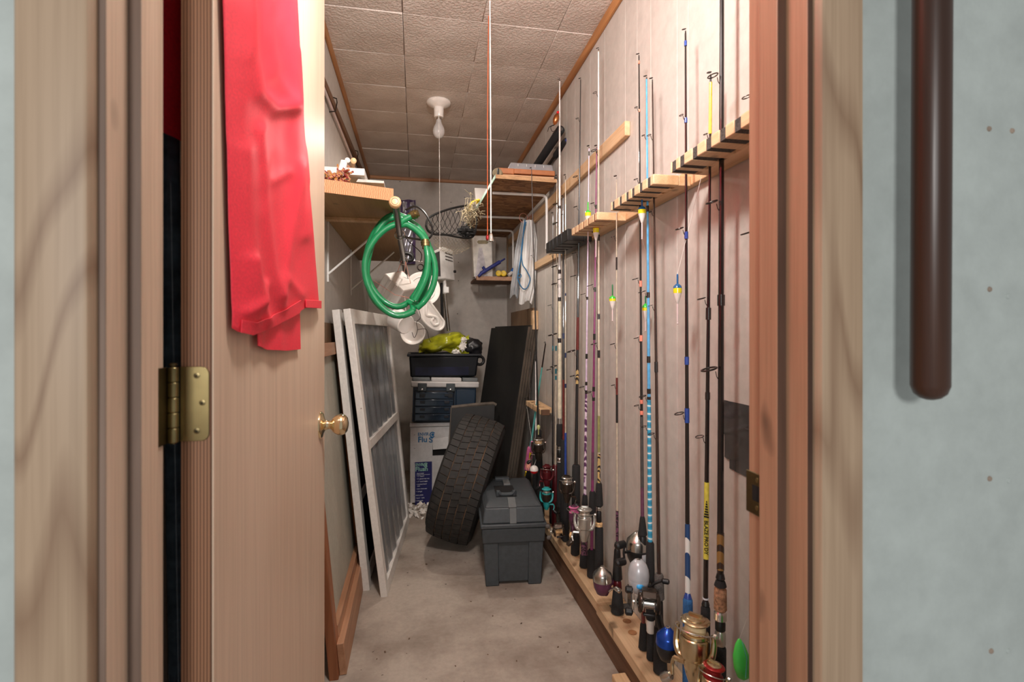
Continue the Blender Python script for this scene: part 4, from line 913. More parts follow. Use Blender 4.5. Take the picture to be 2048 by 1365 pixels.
tbx('lid', (x0 - 0.010, 3.250, 0.735), (x1 + 0.012, 3.53, 0.772), 'tacklelid', 'pale grey lid', 0.008)
for (a, b, m) in ((x0 - 0.002, x0 + 0.108, 'toolrail'), (x0 + 0.115, x1 - 0.10, 'tacklelid'), (x1 - 0.093, x1 + 0.006, 'toolrail')):
    tbx('lid_pad', (a, 3.27, 0.77), (b, 3.51, 0.795), m, None, 0.006)
for a in (x0 + 0.032, x0 + 0.208):
    lt = tbx('latch', (a, 3.236, 0.712), (a + 0.056, 3.252, 0.762), 'toolgrey', 'dark grey latch', 0.004)
    part('button', MB().lathe([(0.007, 0), (0.006, 0.003), (0.002, 0.004)], rl @ Vector((a + 0.028, 3.236, 0.724)), (0, -1, 0), 14), 'silver', lt)
    tbx('latch_tail', (a + 0.012, 3.244, 0.672), (a + 0.044, 3.254, 0.711), 'black', None, 0.002)
for k in range(4):
    z = 0.527 + 0.0455 * k
    dr = tbx('drawer', (x0 + 0.018, 3.246, z), (x0 + 0.256, 3.262, z + 0.042), 'clearblue', 'clear smoky utility drawer', 0.004)
    part('drawer_ridge', B((x0 + 0.02, 3.242, z + 0.034), (x0 + 0.254, 3.2465, z + 0.0395), rl), 'clearblue', dr, None, 0.001)
    for q in (0.05, 0.20): part('drawer_clip', B((x0 + q, 3.241, z + 0.018), (x0 + q + 0.03, 3.2465, z + 0.034), rl), 'tote', dr, None, 0.001)
# navy tote on top
tt = thing('storage_tote', 'dark navy plastic tote without lid on top of the tackle box', 'tote', (0.17, 3.5, 0.797))
a0, a1, b0, b1 = -0.035, 0.385, -0.055, 0.412
zt0, zt1 = 0.797, 0.935
part('tub', MB().hexa([(a0, 3.31, zt0), (a1, 3.31, zt0), (a1, 3.60, zt0), (a0, 3.60, zt0)], [(b0 + 0.012, 3.292, zt1), (b1 - 0.012, 3.292, zt1), (b1 - 0.012, 3.62, zt1), (b0 + 0.012, 3.62, zt1)]), 'tote', tt, None, 0.012)
part('rim', MB().box((b0, 3.275, zt1 - 0.004), (b1 + 0.004, 3.294, zt1 + 0.012)).box((b0, 3.62, zt1 - 0.004), (b1 + 0.004, 3.64, zt1 + 0.012)).box((b0, 3.294, zt1 - 0.004), (b0 + 0.02, 3.62, zt1 + 0.012)).box((b1 - 0.016, 3.294, zt1 - 0.004), (b1 + 0.004, 3.62, zt1 + 0.012)), 'tote', tt, None, 0.004)
part('handle', MB().ring((b1 - 0.002, 3.33, zt1 - 0.035), 0.027, 0.010, (0.2, -1, 0), 20, 10), 'black', tt, None, 0)
part('faded_label', MB().hexa([(a0 + 0.03, 3.3035, zt0 + 0.012), (a1 - 0.05, 3.3035, zt0 + 0.012), (a1 - 0.05, 3.306, zt0 + 0.012), (a0 + 0.03, 3.306, zt0 + 0.012)], [(a0 + 0.03, 3.2965, zt0 + 0.065), (a1 - 0.05, 3.2965, zt0 + 0.065), (a1 - 0.05, 3.30, zt0 + 0.065), (a0 + 0.03, 3.30, zt0 + 0.065)]), 'totelabel', tt, 'faded navy label')
cc = ay(884, 688, 3.42)
yb = thing('plastic_bag', 'crumpled yellow green plastic bag heaped on the navy tote', 'bag', cc)
part('film', MB().blob(cc + Vector((-0.005, 0, 0.0)), (0.15, 0.12, 0.062), 0.16, 2.0, 40, 26, 4.0, -0.045, Matrix.Rotation(math.radians(-12), 4, 'Y')), 'yellowbag', yb, None, 0, None, 60)
part('film_flap', MB().sheet(lambda i, j: ay(838 + 100 * i, 706 - 44 * j * (0.35 + 0.65 * i) - 8 * math.sin(i * 5), 3.34 + 0.05 * j + 0.015 * math.sin(i * 9 + j * 7)) + Vector((0, 0, 0.012 * noise.noise(Vector((i * 6, j * 5, 1))))), 30, 14, (0, 0.002, 0)), 'yellowbag', yb, None, 0, None, 60)
cc = ay(944, 696, 3.42)
solid('black_bag', MB().blob(cc, (0.070, 0.10, 0.066), 0.10, 2.2, 32, 22, 8.0, -0.05), 'blackbag', 'black plastic bag bulging out of the right end of the navy tote', 'bag', None, 0, None, 60)
for k, (u, v, s, lb) in enumerate(((912, 705, 0.02, 'pale folded paper wedge poking out of the tote under the yellow bag'), (926, 692, 0.022, 'crumpled white tissue hanging over the tote between the two bags'), (928, 680, 0.018, 'torn cream paper on top of the black bag'))):
    c = ay(u, v, 3.315)
    solid('paper_wad', MB().blob(c, (s, 0.012, s * (0.9 if k != 1 else 1.4)), 0.45, 3, 14, 10, 12 + k), 'paper', lb, 'paper', None, 0, None, 20)
# black low panel propped in front of the carton
def dpn(u, v, y): return ay(u, v, y)
d0, d1 = ay(903, 816, 3.12), ay(990, 810, 3.12)
dp = thing('dark_panel', 'small dark board with a worn rim propped against the carton behind the tire', 'board', ((d0.x + d1.x) / 2, 3.08, 0))
q0 = Vector((d0.x - 0.035, 3.065, 0)); q1 = Vector((d1.x - 0.035, 3.065, 0)); tb_ = Vector((0, 0.02, 0))
part('board', MB().hexa([q0, q1, q1 + tb_, q0 + tb_], [d0, d1, d1 + tb_, d0 + tb_]), 'blackboard', dp, None, 0.002)
part('top_edge', MB().tube([d0 + tb_ / 2, (d0 + d1) / 2 + tb_ / 2 + Vector((0, 0, 0.006)), d1 + tb_ / 2 + Vector((-0.01, 0, 0.006)), d1 + tb_ / 2 + Vector((0.008, 0, -0.004))], 0.0115, 10), 'boardedge', dp, 'worn rounded rim')
e = Vector((0.005, 0, 0)); y_ = Vector((0, 0.002, 0))
part('side_edge', MB().hexa([q0 - e - y_, q0 - y_, q0 + tb_, q0 - e + tb_], [d0 - e - y_, d0 - y_, d0 + tb_, d0 - e + tb_]), 'boardedge', dp, 'pale side edge')
# four tall black boards leaning on the right wall
nb = Vector((0.895, 0.445, 0))
for k in range(4):
    o_ = nb * 0.0165 * k; dz = (0, 0.008, -0.004, 0.004)[k]; sl = (0, 0.05, 0.10, 0.16)[k]
    def bp(f, z, o=o_): # f: 0 far-left edge .. 1 near-right edge
        b = Vector((0.325, 3.36, 0)).lerp(Vector((0.50, 3.01, 0)), f); t = Vector((0.490, 3.36, 1.113)).lerp(Vector((0.664, 3.01, 1.118)), f)
        return b.lerp(t, z) + o
    A, Bq, U, V = bp(sl, 0), bp(1 + 0.01 * k, 0), bp(sl, 1 + dz), bp(1 + 0.01 * k, 1 + dz); t = nb * 0.0145
    for q in (A, Bq): q.z = 0
    bd = thing('tall_board', ('tall black board, foremost of the stack leaning on the right wall behind the tire', 'tall black board, second from the front of the stack behind the tire', 'tall black board, third from the front of the stack behind the tire', 'tall black board, rearmost of the stack behind the tire')[k], 'board', (A + Bq) / 2, 'black boards leaning on the right wall')
    part('face', MB().hexa([A, Bq, Bq + t, A + t], [U, V, V + t, U + t]), 'blackboard', bd, None, 0.0012)
    e = (V - U).normalized() * 0.003
    part('worn_edge', MB().hexa([Bq, Bq + e, Bq + t + e, Bq + t], [V, V + e, V + t + e, V + t]), 'boardedge', bd, 'worn pale edge')
ob = thing('wood_board', 'old brown board fixed to the right wall above the black boards with a pale block', 'board', (0.714, 3.4, 1.10))
part('board', B((0.704, 3.06, 1.10), (XR, 3.80, 1.235)), 'oldwood', ob, None, 0.002)
part('block', B((0.690, 3.005, 1.10), (XR, 3.06, 1.215)), 'pine_y', ob, 'pale pine block', 0.003)

# ================================================================== TIRE AND TOOLBOX
tc = Vector((0.262, 2.665, 0.326)); lean, yaw_ = math.radians(17), math.radians(-15)
TM = Matrix.Translation(tc) @ Matrix.Rotation(yaw_, 4, 'Z') @ Matrix.Rotation(lean, 4, 'Y')
tire = thing('car_tire', 'worn black car tire with dusty tread leaning against the boards', 'tire', tc)
RO, WT = 0.322, 0.118
prof = [(0.205, -0.085), (0.215, -0.10), (0.25, -0.118), (0.285, -0.116), (0.296, -0.106), (0.3035, -0.096), (0.312, -0.06), (0.316, 0), (0.312, 0.06), (0.3035, 0.096), (0.296, 0.106), (0.285, 0.116), (0.25, 0.118), (0.215, 0.10), (0.205, 0.085), (0.215, 0.07), (0.29, 0.07), (0.298, 0), (0.29, -0.07), (0.215, -0.07), (0.205, -0.085)]
part('casing', MB().lathe(prof, (0, 0, 0), (1, 0, 0), 72).map(lambda q: TM @ q), 'rubberdirt', tire, None, 0, None, 40)
part('sidewall', MB().lathe([(0.206, 0.0855), (0.216, 0.102), (0.25, 0.1195), (0.285, 0.1178), (0.298, 0.107), (0.297, 0.10), (0.206, 0.08)], (0, 0, 0), (1, 0, 0), 72).map(lambda q: TM @ q), 'rubber', tire, None, 0, None, 40)
part('sidewall', MB().lathe([(0.206, -0.08), (0.297, -0.10), (0.298, -0.107), (0.285, -0.1178), (0.25, -0.1195), (0.216, -0.102), (0.206, -0.0855)], (0, 0, 0), (1, 0, 0), 72).map(lambda q: TM @ q), 'rubber', tire, None, 0, None, 40)
mb = MB(); NB = 56
def tblk(x0, x1, a0, a1, sk, r1):
    def pt(x, a, r): return TM @ Vector((x, r * math.sin(a), r * math.cos(a)))
    def rad(x): return 0.3215 - 1.6 * max(0, abs(x) - 0.035) ** 1.9
    lo = [pt(x0, a0, 0.300), pt(x1, a0 + sk, 0.300), pt(x1, a1 + sk, 0.300), pt(x0, a1, 0.300)]
    hi = [pt(x0, a0, rad(x0) + r1), pt(x1, a0 + sk, rad(x1) + r1), pt(x1, a1 + sk, rad(x1) + r1), pt(x0, a1, rad(x0) + r1)]
    mb.hexa(lo, hi)
for k in range(NB):
    a = 2 * PI * k / NB; st_ = 2 * PI / NB
    for (x0, x1, sk, off) in ((-0.106, -0.064, -0.02, 0.3), (-0.0585, -0.022, 0.025, 0), (-0.018, 0.018, 0.03, 0.5), (0.022, 0.0585, 0.025, 0.2), (0.064, 0.106, -0.02, 0.6)):
        tblk(x0, x1, a + off * st_, a + (off + 0.90) * st_, sk, R.uniform(-0.0006, 0.0006))
part('tread_blocks', mb, 'rubber', tire, None, 0, 'stuff', 30)

bx_c = Vector((0.41, 2.147, 0)); BM = Matrix.Translation(bx_c) @ Matrix.Rotation(math.radians(-4.5), 4, 'Z')
tbx_ = thing('toolbox', 'slate grey plastic toolbox with a hump lid standing on the concrete floor', 'toolbox', bx_c)
def tq(nm, lo, hi, z0, z1, mat, bv=0.004, lb=None):
    a, b, c, d = lo; e, f, g, h = hi
    return part(nm, MB().hexa([BM @ Vector(p) for p in ((a, c, z0), (b, c, z0), (b, d, z0), (a, d, z0))], [BM @ Vector(p) for p in ((e, g, z1), (f, g, z1), (f, h, z1), (e, h, z1))]), mat, tbx_, lb, bv)
tq('body', (-0.112, 0.112, 0.010, 0.40), (-0.122, 0.122, 0.006, 0.405), 0.012, 0.205, 'toolgrey')
for s in (-1, 1):
    a, b = sorted((s * 0.119, s * 0.062)); c_, d_ = sorted((s * 0.129, s * 0.066))
    tq('corner_leg', (a, b, 0.0, 0.06), (c_, d_, -0.004, 0.06), 0, 0.20, 'toolgrey')
tq('skirt_band', (-0.133, 0.133, -0.010, 0.415), (-0.136, 0.136, -0.012, 0.418), 0.186, 0.248, 'toolgrey2')
tq('rim', (-0.142, 0.142, -0.018, 0.424), (-0.142, 0.142, -0.018, 0.424), 0.249, 0.268, 'toolgrey', 0.005)
lidp = tq('lid', (-0.135, 0.135, -0.010, 0.416), (-0.124, 0.124, 0.004, 0.404), 0.268, 0.332, 'toolgrey', 0.006)
tq('lid_top', (-0.124, 0.124, 0.004, 0.404), (-0.104, 0.104, 0.05, 0.375), 0.332, 0.352, 'toolgrey', 0.006)
tq('lid_rail', (-0.018, 0.012, -0.0135, 0.03), (-0.018, 0.012, 0.001, 0.05), 0.268, 0.3345, 'toolrail', 0.002)
part('lid_rail', MB().hexa([BM @ Vector(p) for p in ((-0.022, -0.001, 0.331), (0.012, -0.001, 0.331), (0.012, 0.06, 0.354), (-0.022, 0.06, 0.354))], [BM @ Vector(p) for p in ((-0.022, -0.003, 0.336), (0.012, -0.003, 0.336), (0.012, 0.058, 0.359), (-0.022, 0.058, 0.359))]), 'toolrail', tbx_, None, 0.001)
tq('handle_well', (-0.068, 0.022, 0.085, 0.25), (-0.068, 0.022, 0.085, 0.25), 0.35, 0.3535, 'dark', 0)
hdl = part('handle', MB().tube(curve([BM @ Vector(p) for p in ((-0.060, 0.10, 0.35), (-0.060, 0.10, 0.372), (-0.045, 0.10, 0.3601), (0.0, 0.10, 0.3601), (0.014, 0.10, 0.372), (0.014, 0.10, 0.35))], 5), 0.009, 10), 'toolgrey2', tbx_)
tq('lid_rail', (-0.020, 0.012, 0.25, 0.37), (-0.020, 0.012, 0.25, 0.37), 0.352, 0.3601, 'toolrail', 0.002)
tq('back_latch', (-0.055, 0.015, 0.33, 0.36), (-0.055, 0.015, 0.33, 0.36), 0.352, 0.368, 'toolgrey2', 0.003)

# ================================================================== RIGHT WALL: CLEAT, SHELF AND WHAT LIES ON IT
cle = solid('wall_cleat', B((0.705, 1.656, 1.757), (XR, 3.95, 1.808)), 'pine_y', 'long pine batten high on the right wall carrying the strand board shelf', 'batten', None, 0.003)
OZ = 1.836
osb = thing('wall_shelf', 'strand board shelf on white tube brackets high on the right wall', 'shelf', (0.53, 3.1, OZ))
part('board', MB().hexa([(0.383, 2.475, OZ), (0.697, 2.49, OZ), (0.704, 3.98, OZ), (0.345, 3.98, OZ)], [(0.383, 2.475, OZ + 0.017), (0.697, 2.49, OZ + 0.017), (0.704, 3.98, OZ + 0.017), (0.345, 3.98, OZ + 0.017)]), 'osb', osb, None, 0.001)
part('front_edge', MB().hexa([(0.383, 2.472, OZ - 0.001), (0.697, 2.487, OZ - 0.001), (0.697, 2.491, OZ - 0.001), (0.383, 2.476, OZ - 0.001)], [(0.383, 2.472, OZ + 0.018), (0.697, 2.487, OZ + 0.018), (0.697, 2.491, OZ + 0.018), (0.383, 2.476, OZ + 0.018)]), 'osbedge', osb, 'rough pale sawn front edge')
part('painted_edge', MB().hexa([(0.380, 2.476, OZ - 0.001), (0.383, 2.476, OZ - 0.001), (0.345, 3.98, OZ - 0.001), (0.342, 3.98, OZ - 0.001)], [(0.380, 2.476, OZ + 0.018), (0.383, 2.476, OZ + 0.018), (0.345, 3.98, OZ + 0.018), (0.342, 3.98, OZ + 0.018)]), plain('green_painted_edge', (150, 176, 160), 0.6), osb, 'pale green side edge')
for k, y in enumerate((2.70, 3.26, 3.68)):
    part('tube_bracket', MB().tube(curve([(0.40, y, OZ - 0.010), (0.55, y, OZ - 0.009), (0.668, y, OZ - 0.009), (0.690, y, OZ - 0.016), (0.697, y, OZ - 0.036), (0.698, y, 1.68), (0.698, y, 1.535)], 5), 0.0075, 10), 'whitepaint', osb)
    if k == 0: part('bracket_screw', MB().lathe([(0.006, 0), (0.006, 0.003), (0.002, 0.005)], (0.704, y, 1.545), (-1, 0, 0), 10), 'brass', osb)
SZ = OZ + 0.018
b0, b1 = ay(998, 352, 2.55), ay(1106, 352, 2.55)
tn = thing('tan_case', 'flat tan plastic case with caramel lid on the front of the strand board shelf', 'case', (0.53, 2.6, SZ))
part('base', B((b0.x, 2.54, SZ), (0.698, 2.74, SZ + 0.026)), 'tanbox', tn, None, 0.004)
part('lid', MB().box((b0.x - 0.002, 2.537, SZ + 0.027), (b0.x + 0.075, 2.742, SZ + 0.056)).box((b0.x + 0.075, 2.537, SZ + 0.031), (0.700, 2.742, SZ + 0.056)), 'tanlid', tn, 'caramel lid', 0.003)
og = thing('clear_organizer', 'clear plastic organizer box on top of the tan case', 'organizer', (0.58, 2.62, SZ + 0.057))
part('shell', MB().hexa([(b0.x + 0.045, 2.56, SZ + 0.057), (0.702, 2.56, SZ + 0.057), (0.702, 2.72, SZ + 0.057), (b0.x + 0.045, 2.72, SZ + 0.057)], [(b0.x + 0.065, 2.57, SZ + 0.098), (0.695, 2.57, SZ + 0.098), (0.695, 2.71, SZ + 0.098), (b0.x + 0.065, 2.71, SZ + 0.098)]), 'clear', og, None, 0.006)
for k in range(4): part('divider', B((b0.x + 0.10 + k * 0.045, 2.565, SZ + 0.059), (b0.x + 0.102 + k * 0.045, 2.70, SZ + 0.09)), 'white', og)
part('contents', B((0.655, 2.57, SZ + 0.060), (0.69, 2.68, SZ + 0.08)), 'tanbox', og, 'orange contents', 0.004)
c = ay(1010, 330, 2.75)
solid('blue_spool', MB().lathe([(0.02, 0), (0.026, 0.004), (0.018, 0.012), (0.018, 0.04), (0.026, 0.048), (0.02, 0.05)], (c.x, 2.80, SZ), (0, 0, 1), 20), 'navy', 'small dark blue spool behind the tan case on the strand board shelf', 'spool')
c = ay(984, 352, 2.62)
rl_ = thing('paper_roll', 'small beige roll with a dark clip on the front corner of the strand board shelf', 'roll', (0.40, 2.6, SZ))
part('roll', MB().lathe([(0.010, -0.045), (0.022, -0.045), (0.024, -0.042), (0.024, 0.042), (0.022, 0.045), (0.010, 0.045)], (0.412, 2.56, SZ + 0.024), (0.35, 1, 0), 20), 'tancord', rl_)
part('clip', B((0.396, 2.50, SZ + 0.006), (0.404, 2.56, SZ + 0.04)), 'black', rl_, None, 0.002)
c = ay(966, 390, 3.1)
solid('white_carton', MB().hexa([(0.362, 3.12, SZ), (0.43, 3.12, SZ), (0.43, 3.2, SZ), (0.362, 3.2, SZ)], [(0.352, 3.12, SZ + 0.115), (0.44, 3.12, SZ + 0.115), (0.44, 3.2, SZ + 0.115), (0.352, 3.2, SZ + 0.115)]), 'white', 'small white tapered box at the left edge of the strand board shelf', 'box', None, 0.002)
pts = [ay(u, v, 2.98 + k * 0.01) for k, (u, v) in enumerate(((968, 401), (958, 400), (946, 404), (940, 412), (939, 424)))]
pts[0] = Vector((0.352, 3.02, OZ + 0.012))
solid('yellow_strap', MB().tube(curve(pts, 6), 0.006, 8), 'yellow', 'yellow strap hanging over the left edge of the strand board shelf', 'strap')
# two rods with black foam grips lying on the shelf, butts towards the doorway
for k, (n_, f_, r, lb) in enumerate(((ay(1122, 258, 2.38), Vector((0.60, 3.25, SZ + 0.05)), 0.021, 'fishing rod lying on the shelf with the thicker black foam butt sticking out'), (ay(1133, 281, 2.42), Vector((0.665, 3.25, SZ + 0.06)), 0.016, 'fishing rod lying on the shelf with the thinner black foam butt, lower of two'))):
    d = (f_ - n_); L_ = d.length; d = d / L_
    fr = thing('stored_rod', lb, 'fishing rod', f_, 'rods lying on the strand board shelf')
    g = 0.42 if k == 0 else 0.17
    part('foam_grip', MB().lathe([(r * 0.5, 0), (r * 0.9, 0.001), (r, 0.004), (r, g - 0.015), (r * 0.8, g - 0.004), (r * 0.5, g)], n_, d, 22), 'blackfoam', fr)
    part('butt_cap', MB().lathe([(r * 0.45, -0.0012), (r * 0.42, 0.001)], n_, d, 16), 'greyfoam' if k == 0 else 'navy', fr)
    part('blank', MB().tube([n_ + d * g, f_], [r * 0.62, r * 0.4], 12), 'pole_dark', fr)
# low shelf in the right back corner with its bag, tubes and gun
CS = 1.478
cs = thing('corner_shelf', 'small dark shelf board hung low under the strand board shelf in the back corner', 'shelf', (0.57, 3.7, CS))
part('board', B((0.415, 3.58, CS - 0.02), (0.715, 3.95, CS)), 'brown2x4', cs, None, 0.002)
part('front_lip', B((0.415, 3.565, CS - 0.028), (0.70, 3.58, CS + 0.001)), 'frame_brown_y', cs, None, 0.002)
for x in (0.44, 0.69): part('hanger', B((x, 3.90, CS), (x + 0.012, 3.912, OZ)), 'oldwood', cs)
w0, w1 = ay(944, 472, 3.62), ay(990, 560, 3.62)
pk = thing('paper_bag', 'white printed paper bag standing on the left of the corner shelf', 'bag', (0.47, 3.66, CS))
part('bag', MB().hexa([(w0.x + 0.012, 3.60, CS), (w1.x - 0.02, 3.60, CS), (w1.x + 0.015, 3.70, CS), (w0.x + 0.012, 3.70, CS)], [(w0.x, 3.60, 1.768), (w1.x - 0.028, 3.60, 1.772), (w1.x + 0.015, 3.68, 1.772), (w0.x, 3.68, 1.768)]), 'paper', pk, None, 0.003)
tri = [ay(u, v, 3.597) for u, v in ((958, 496), (964, 496), (976, 556), (950, 557))]
part('grey_print', MB().prism(tri, (0, 0.002, 0)), plain('pale_grey_print', (196, 188, 190), 0.8), pk, 'pale grey printed A shape')
part('handle_slot', MB().prism([ay(u, v, 3.597) for u, v in ((954, 484), (957, 481), (974, 481), (977, 485), (974, 488), (957, 488))], (0, 0.002, 0)), 'tancord', pk, 'tan handle slot')
for k, (u, v, u2, v2, lb) in enumerate(((997, 541, 1007, 522, 'left of two yellow ended tubes lying on the corner shelf'), (1007, 545, 1014, 520, 'right of two yellow ended tubes lying on the corner shelf'))):
    a = ay(u, v, 3.545); b = ay(u2, v2, 3.85); a.z = CS + 0.022; b.z = CS + 0.024; d = b - a
    yt = thing('tube', lb, 'tube', a, 'yellow ended tubes')
    part('cap', MB().lathe([(0.014, 0), (0.0195, 0.002), (0.0205, 0.006), (0.0205, 0.03), (0.019, 0.031), (0.019, 0.05), (0.0205, 0.052), (0.0205, 0.07)], a, d, 18), 'yellow', yt)
    part('barrel', MB().lathe([(0.018, 0.07), (0.018, 0.2)], a, d, 18), 'olive', yt)
g0, g1 = ay(960, 549, 3.55), ay(1000, 524, 3.56)
cg = thing('caulking_gun', 'dark blue caulking gun lying across the corner shelf in front of the paper bag', 'tool', g0)
part('barrel', MB().tube([g0 + Vector((0.004, 0, 0.004)), g1], 0.0135, 12).tube([g1, g1 + (g1 - g0) * 0.25], 0.006, 8), 'navy', cg)
part('grip', MB().tube([g0 + Vector((0.045, 0, 0.020)), g0 + Vector((0.018, -0.004, 0.052))], [0.009, 0.011], 10).tube([g0 + Vector((0.012, 0, 0.008)), g0 + Vector((-0.012, -0.006, -0.016))], [0.012, 0.009], 10), 'navy', cg)
c = ay(1026, 532, 3.6)
bs = thing('spray_bottle', 'small bright blue capped white bottle at the right end of the corner shelf', 'bottle', (c.x, 3.6, CS))
part('bottle', MB().tube([Vector((c.x - 0.035, 3.585, CS + 0.014)), Vector((c.x - 0.005, 3.60, CS + 0.038))], 0.012, 12), 'white', bs)
part('cap', MB().tube([Vector((c.x - 0.006, 3.60, CS + 0.036)), Vector((c.x + 0.012, 3.61, CS + 0.06))], 0.017, 14), 'blue', bs)

# white bags hanging from a shelf bracket
def bagsheet(us_l, us_r, vs, Y, amp, sd):
    def fn(i, j):
        k = j * (len(vs) - 1); a = min(int(k), len(vs) - 2); t = k - a
        ul = us_l[a] + (us_l[a + 1] - us_l[a]) * t; ur = us_r[a] + (us_r[a + 1] - us_r[a]) * t; v = vs[a] + (vs[a + 1] - vs[a]) * t
        p = ay(ul + (ur - ul) * i, v + 4 * math.sin(i * 7 + sd) * j ** 3, Y)
        return p + Vector((0, -amp * (math.sin(i * 17 + sd + j * 2) + 0.8 * math.sin(i * 31 + j * 5)) * (0.4 + 0.6 * j) - 0.03 * math.sin(PI * i), 0))
    return MB().sheet(fn, 36, 40, (0, 0.003, 0))
BYy = 3.04
wbg = thing('plastic_bag', 'long white plastic bag hanging from the shelf bracket on the right wall', 'bag', ay(1055, 440, BYy))
part('film', bagsheet((1046, 1044, 1042, 1040, 1038), (1068, 1074, 1073, 1071, 1064), (442, 480, 530, 575, 606), BYy, 0.007, 0.5), 'bagwhite', wbg, None, 0, None, 60)
part('hanging_loop', MB().ring(ay(1047, 436, BYy), 0.028, 0.0015, (0.3, -1, 0), 20, 6).tube([ay(1056, 444, BYy), ay(1066, 425, 3.2), (0.696, 3.26, 1.80)], 0.002, 6), 'pinkcord', wbg)
gbg = thing('plastic_bag', 'small cloudy clear bag hanging behind the long white bag', 'bag', ay(1030, 520, BYy + 0.1))
part('film', bagsheet((1042, 1030, 1026, 1022, 1020), (1050, 1046, 1042, 1040, 1036), (444, 500, 540, 570, 594), BYy + 0.08, 0.006, 2.0), 'bagclear', gbg, None, 0, None, 60)
bc = thing('cord_loop', 'loop of blue cord hanging in front of the white bag', 'cord', ay(1046, 580, BYy - 0.06))
P_ = [(1050, 440), (1047, 462), (1045, 490), (1041, 520), (1036, 550), (1036, 560), (1044, 576), (1052, 578), (1058, 568), (1060, 556), (1052, 540), (1045, 528), (1043, 500), (1047, 468), (1052, 444)]
part('cord', MB().tube(curve([ay(u, v, BYy - 0.06) for u, v in P_], 6), 0.0035, 8), 'bluecord', bc)
part('ring', MB().ring(ay(1039, 552, BYy - 0.065), 0.011, 0.003, (0, -1, 0), 18, 6), 'bluecord', bc)

# ================================================================== ROD RACKS
rail = solid('rack_rail', B((0.705, 0.70, 1.463), (XR, 3.60, 1.508)), 'pine_y', 'long pine rail along the right wall behind the rod racks', 'rail', None, 0.003)
ROD_Y = [1.03, 1.085, 1.178, 1.355, 1.395, 1.445, 1.64, 1.765, 1.845, 1.925, 2.035, 2.233, 2.265, 2.327, 2.395, 2.455]
def rack(label, yn, yf, slot_us, z0, z1, wood_, foam, X0=0.60, xb=0.672, xw=0.705, v=330, snap=True, wd=0.0145, group='rod racks on the right wall', deep=0.060, near=None):
    T = thing('rod_rack', label, 'rod rack', (xw, (yn + yf) / 2, z0), group)
    ys_ = []
    for u in slot_us:
        y = ax(u, v, X0).y
        if snap:
            b = min(ROD_Y, key=lambda q: abs(q - y))
            if abs(b - y) < 0.02: y = b
        ys_.append(y)
    ys_.sort()
    if near is not None: yn = ys_[0] - near
    part('back_bar', B((xb - 0.001, yn, z0), (xw, yf, z1)), wood_, T, None, 0.002)
    e = [yn] + [q for y in ys_ for q in (y - wd / 2, y + wd / 2)] + [yf]
    for k in range(0, len(e), 2):
        if e[k + 1] - e[k] > 0.004: part('finger', B((X0, e[k], z0), (xb, e[k + 1], z1)), wood_, T, None, 0.0025)
    if foam:
        for y in ys_:
            part('foam_strip', B((X0 + 0.002, y - wd / 2, z0 + 0.001), (X0 + deep, y + wd / 2, z1 - 0.001)), foam, T, None, 0.001)
    return T
M['slotfoam'] = plain('speckled_slot_foam', (62, 58, 54), 0.95, 0, 0.6, 500, 0.3)
rack('pine rod rack with dark foam slots nearest the door jamb', 0.70, ax(1341, 330, 0.6).y, (1347, 1369, 1391, 1416, 1444, 1474), 1.460, 1.487, 'pine_y', 'slotfoam', v=330, wd=0.020)
rack('pine rod rack with dark foam slots, middle one of three on the rail', ax(1347, 365, 0.6).y + 0.13, ax(1221, 415, 0.6).y, (1226, 1238, 1251, 1265, 1281, 1297), 1.460, 1.487, 'pine_y', 'slotfoam', v=390, wd=0.018, near=0.028)
rack('pine rod rack with narrow brown slots, farthest of three on the rail', ax(1236, 430, 0.6).y + 0.10, ax(1143, 466, 0.6).y, (1149, 1157, 1166, 1176, 1188), 1.460, 1.487, 'pine_y', 'frame_brown', v=450, wd=0.015, near=0.03)
rack('black plastic rod rack beyond the pine ones on the right wall', 1.99, ax(1092, 490, 0.6).y, (1098, 1106, 1114, 1123), 1.452, 1.500, 'black', None, v=490, wd=0.016)
rack('small pine rod rack mounted low on the right wall above the far reels', 2.62, 2.93, (1057, 1065, 1073, 1082), 0.655, 0.684, 'pine_y', 'brown2x4', X0=0.632, xb=0.682, v=815, snap=False, wd=0.020, group='low rod rack', deep=0.044)
# floor rack
fp = thing('floor_rack', 'pine plank with cup holes along the foot of the right wall', 'rod rack', (0.67, 1.6, 0))
part('plank', MB().box((0.617, 0.70, 0.098), (XR, 1.70, 0.135)).box((0.622, 1.702, 0.098), (XR, 2.75, 0.135)), 'pine_old', fp, None, 0.003)
part('two_by_four', B((0.630, 0.70, 0.0), (0.668, 2.75, 0.098)), 'brown2x4', fp, None, 0.003)
part('two_by_four', B((0.69, 0.70, 0.0), (0.724, 2.75, 0.098)), 'brown2x4', fp, None, 0.003)
M['hole'] = plain('bored_hole_wood', (150, 104, 66), 0.8)
for (u, v) in ((1254, 1243), (1265, 1266), (1152, 1096)):
    p = az(u, v, 0.1355); part('cup_hole', MB().lathe([(0.014, 0), (0.0125, -0.0005), (0.0125, 0.0004), (0.014, 0.0006)], p, (0, 0, 1), 20), 'hole', fp).data.update()
    part('hole_floor', MB().lathe([(0.0125, 0), (0.0125, 0.0004)], p + Vector((0, 0, -0.0004)), (0, 0, 1), 18), 'hole', fp)
brk = thing('corner_bracket', 'worn galvanised corner bracket joining the floor plank to the wall', 'bracket', (0.72, 1.66, 0.135))
part('wall_leaf', B((0.7215, 1.645, 0.136), (XR, 1.675, 0.205)), 'duct', brk, None, 0.001)
part('plank_leaf', B((0.655, 1.645, 0.135), (XR, 1.675, 0.1385)), 'duct', brk, None, 0.001)
solid('pine_offcut', B((0.585, 1.15, 0.0), (0.629, 1.475, 0.040)), 'pine_y', 'short pine offcut on the floor against the two by four', 'wood block', None, 0.003)

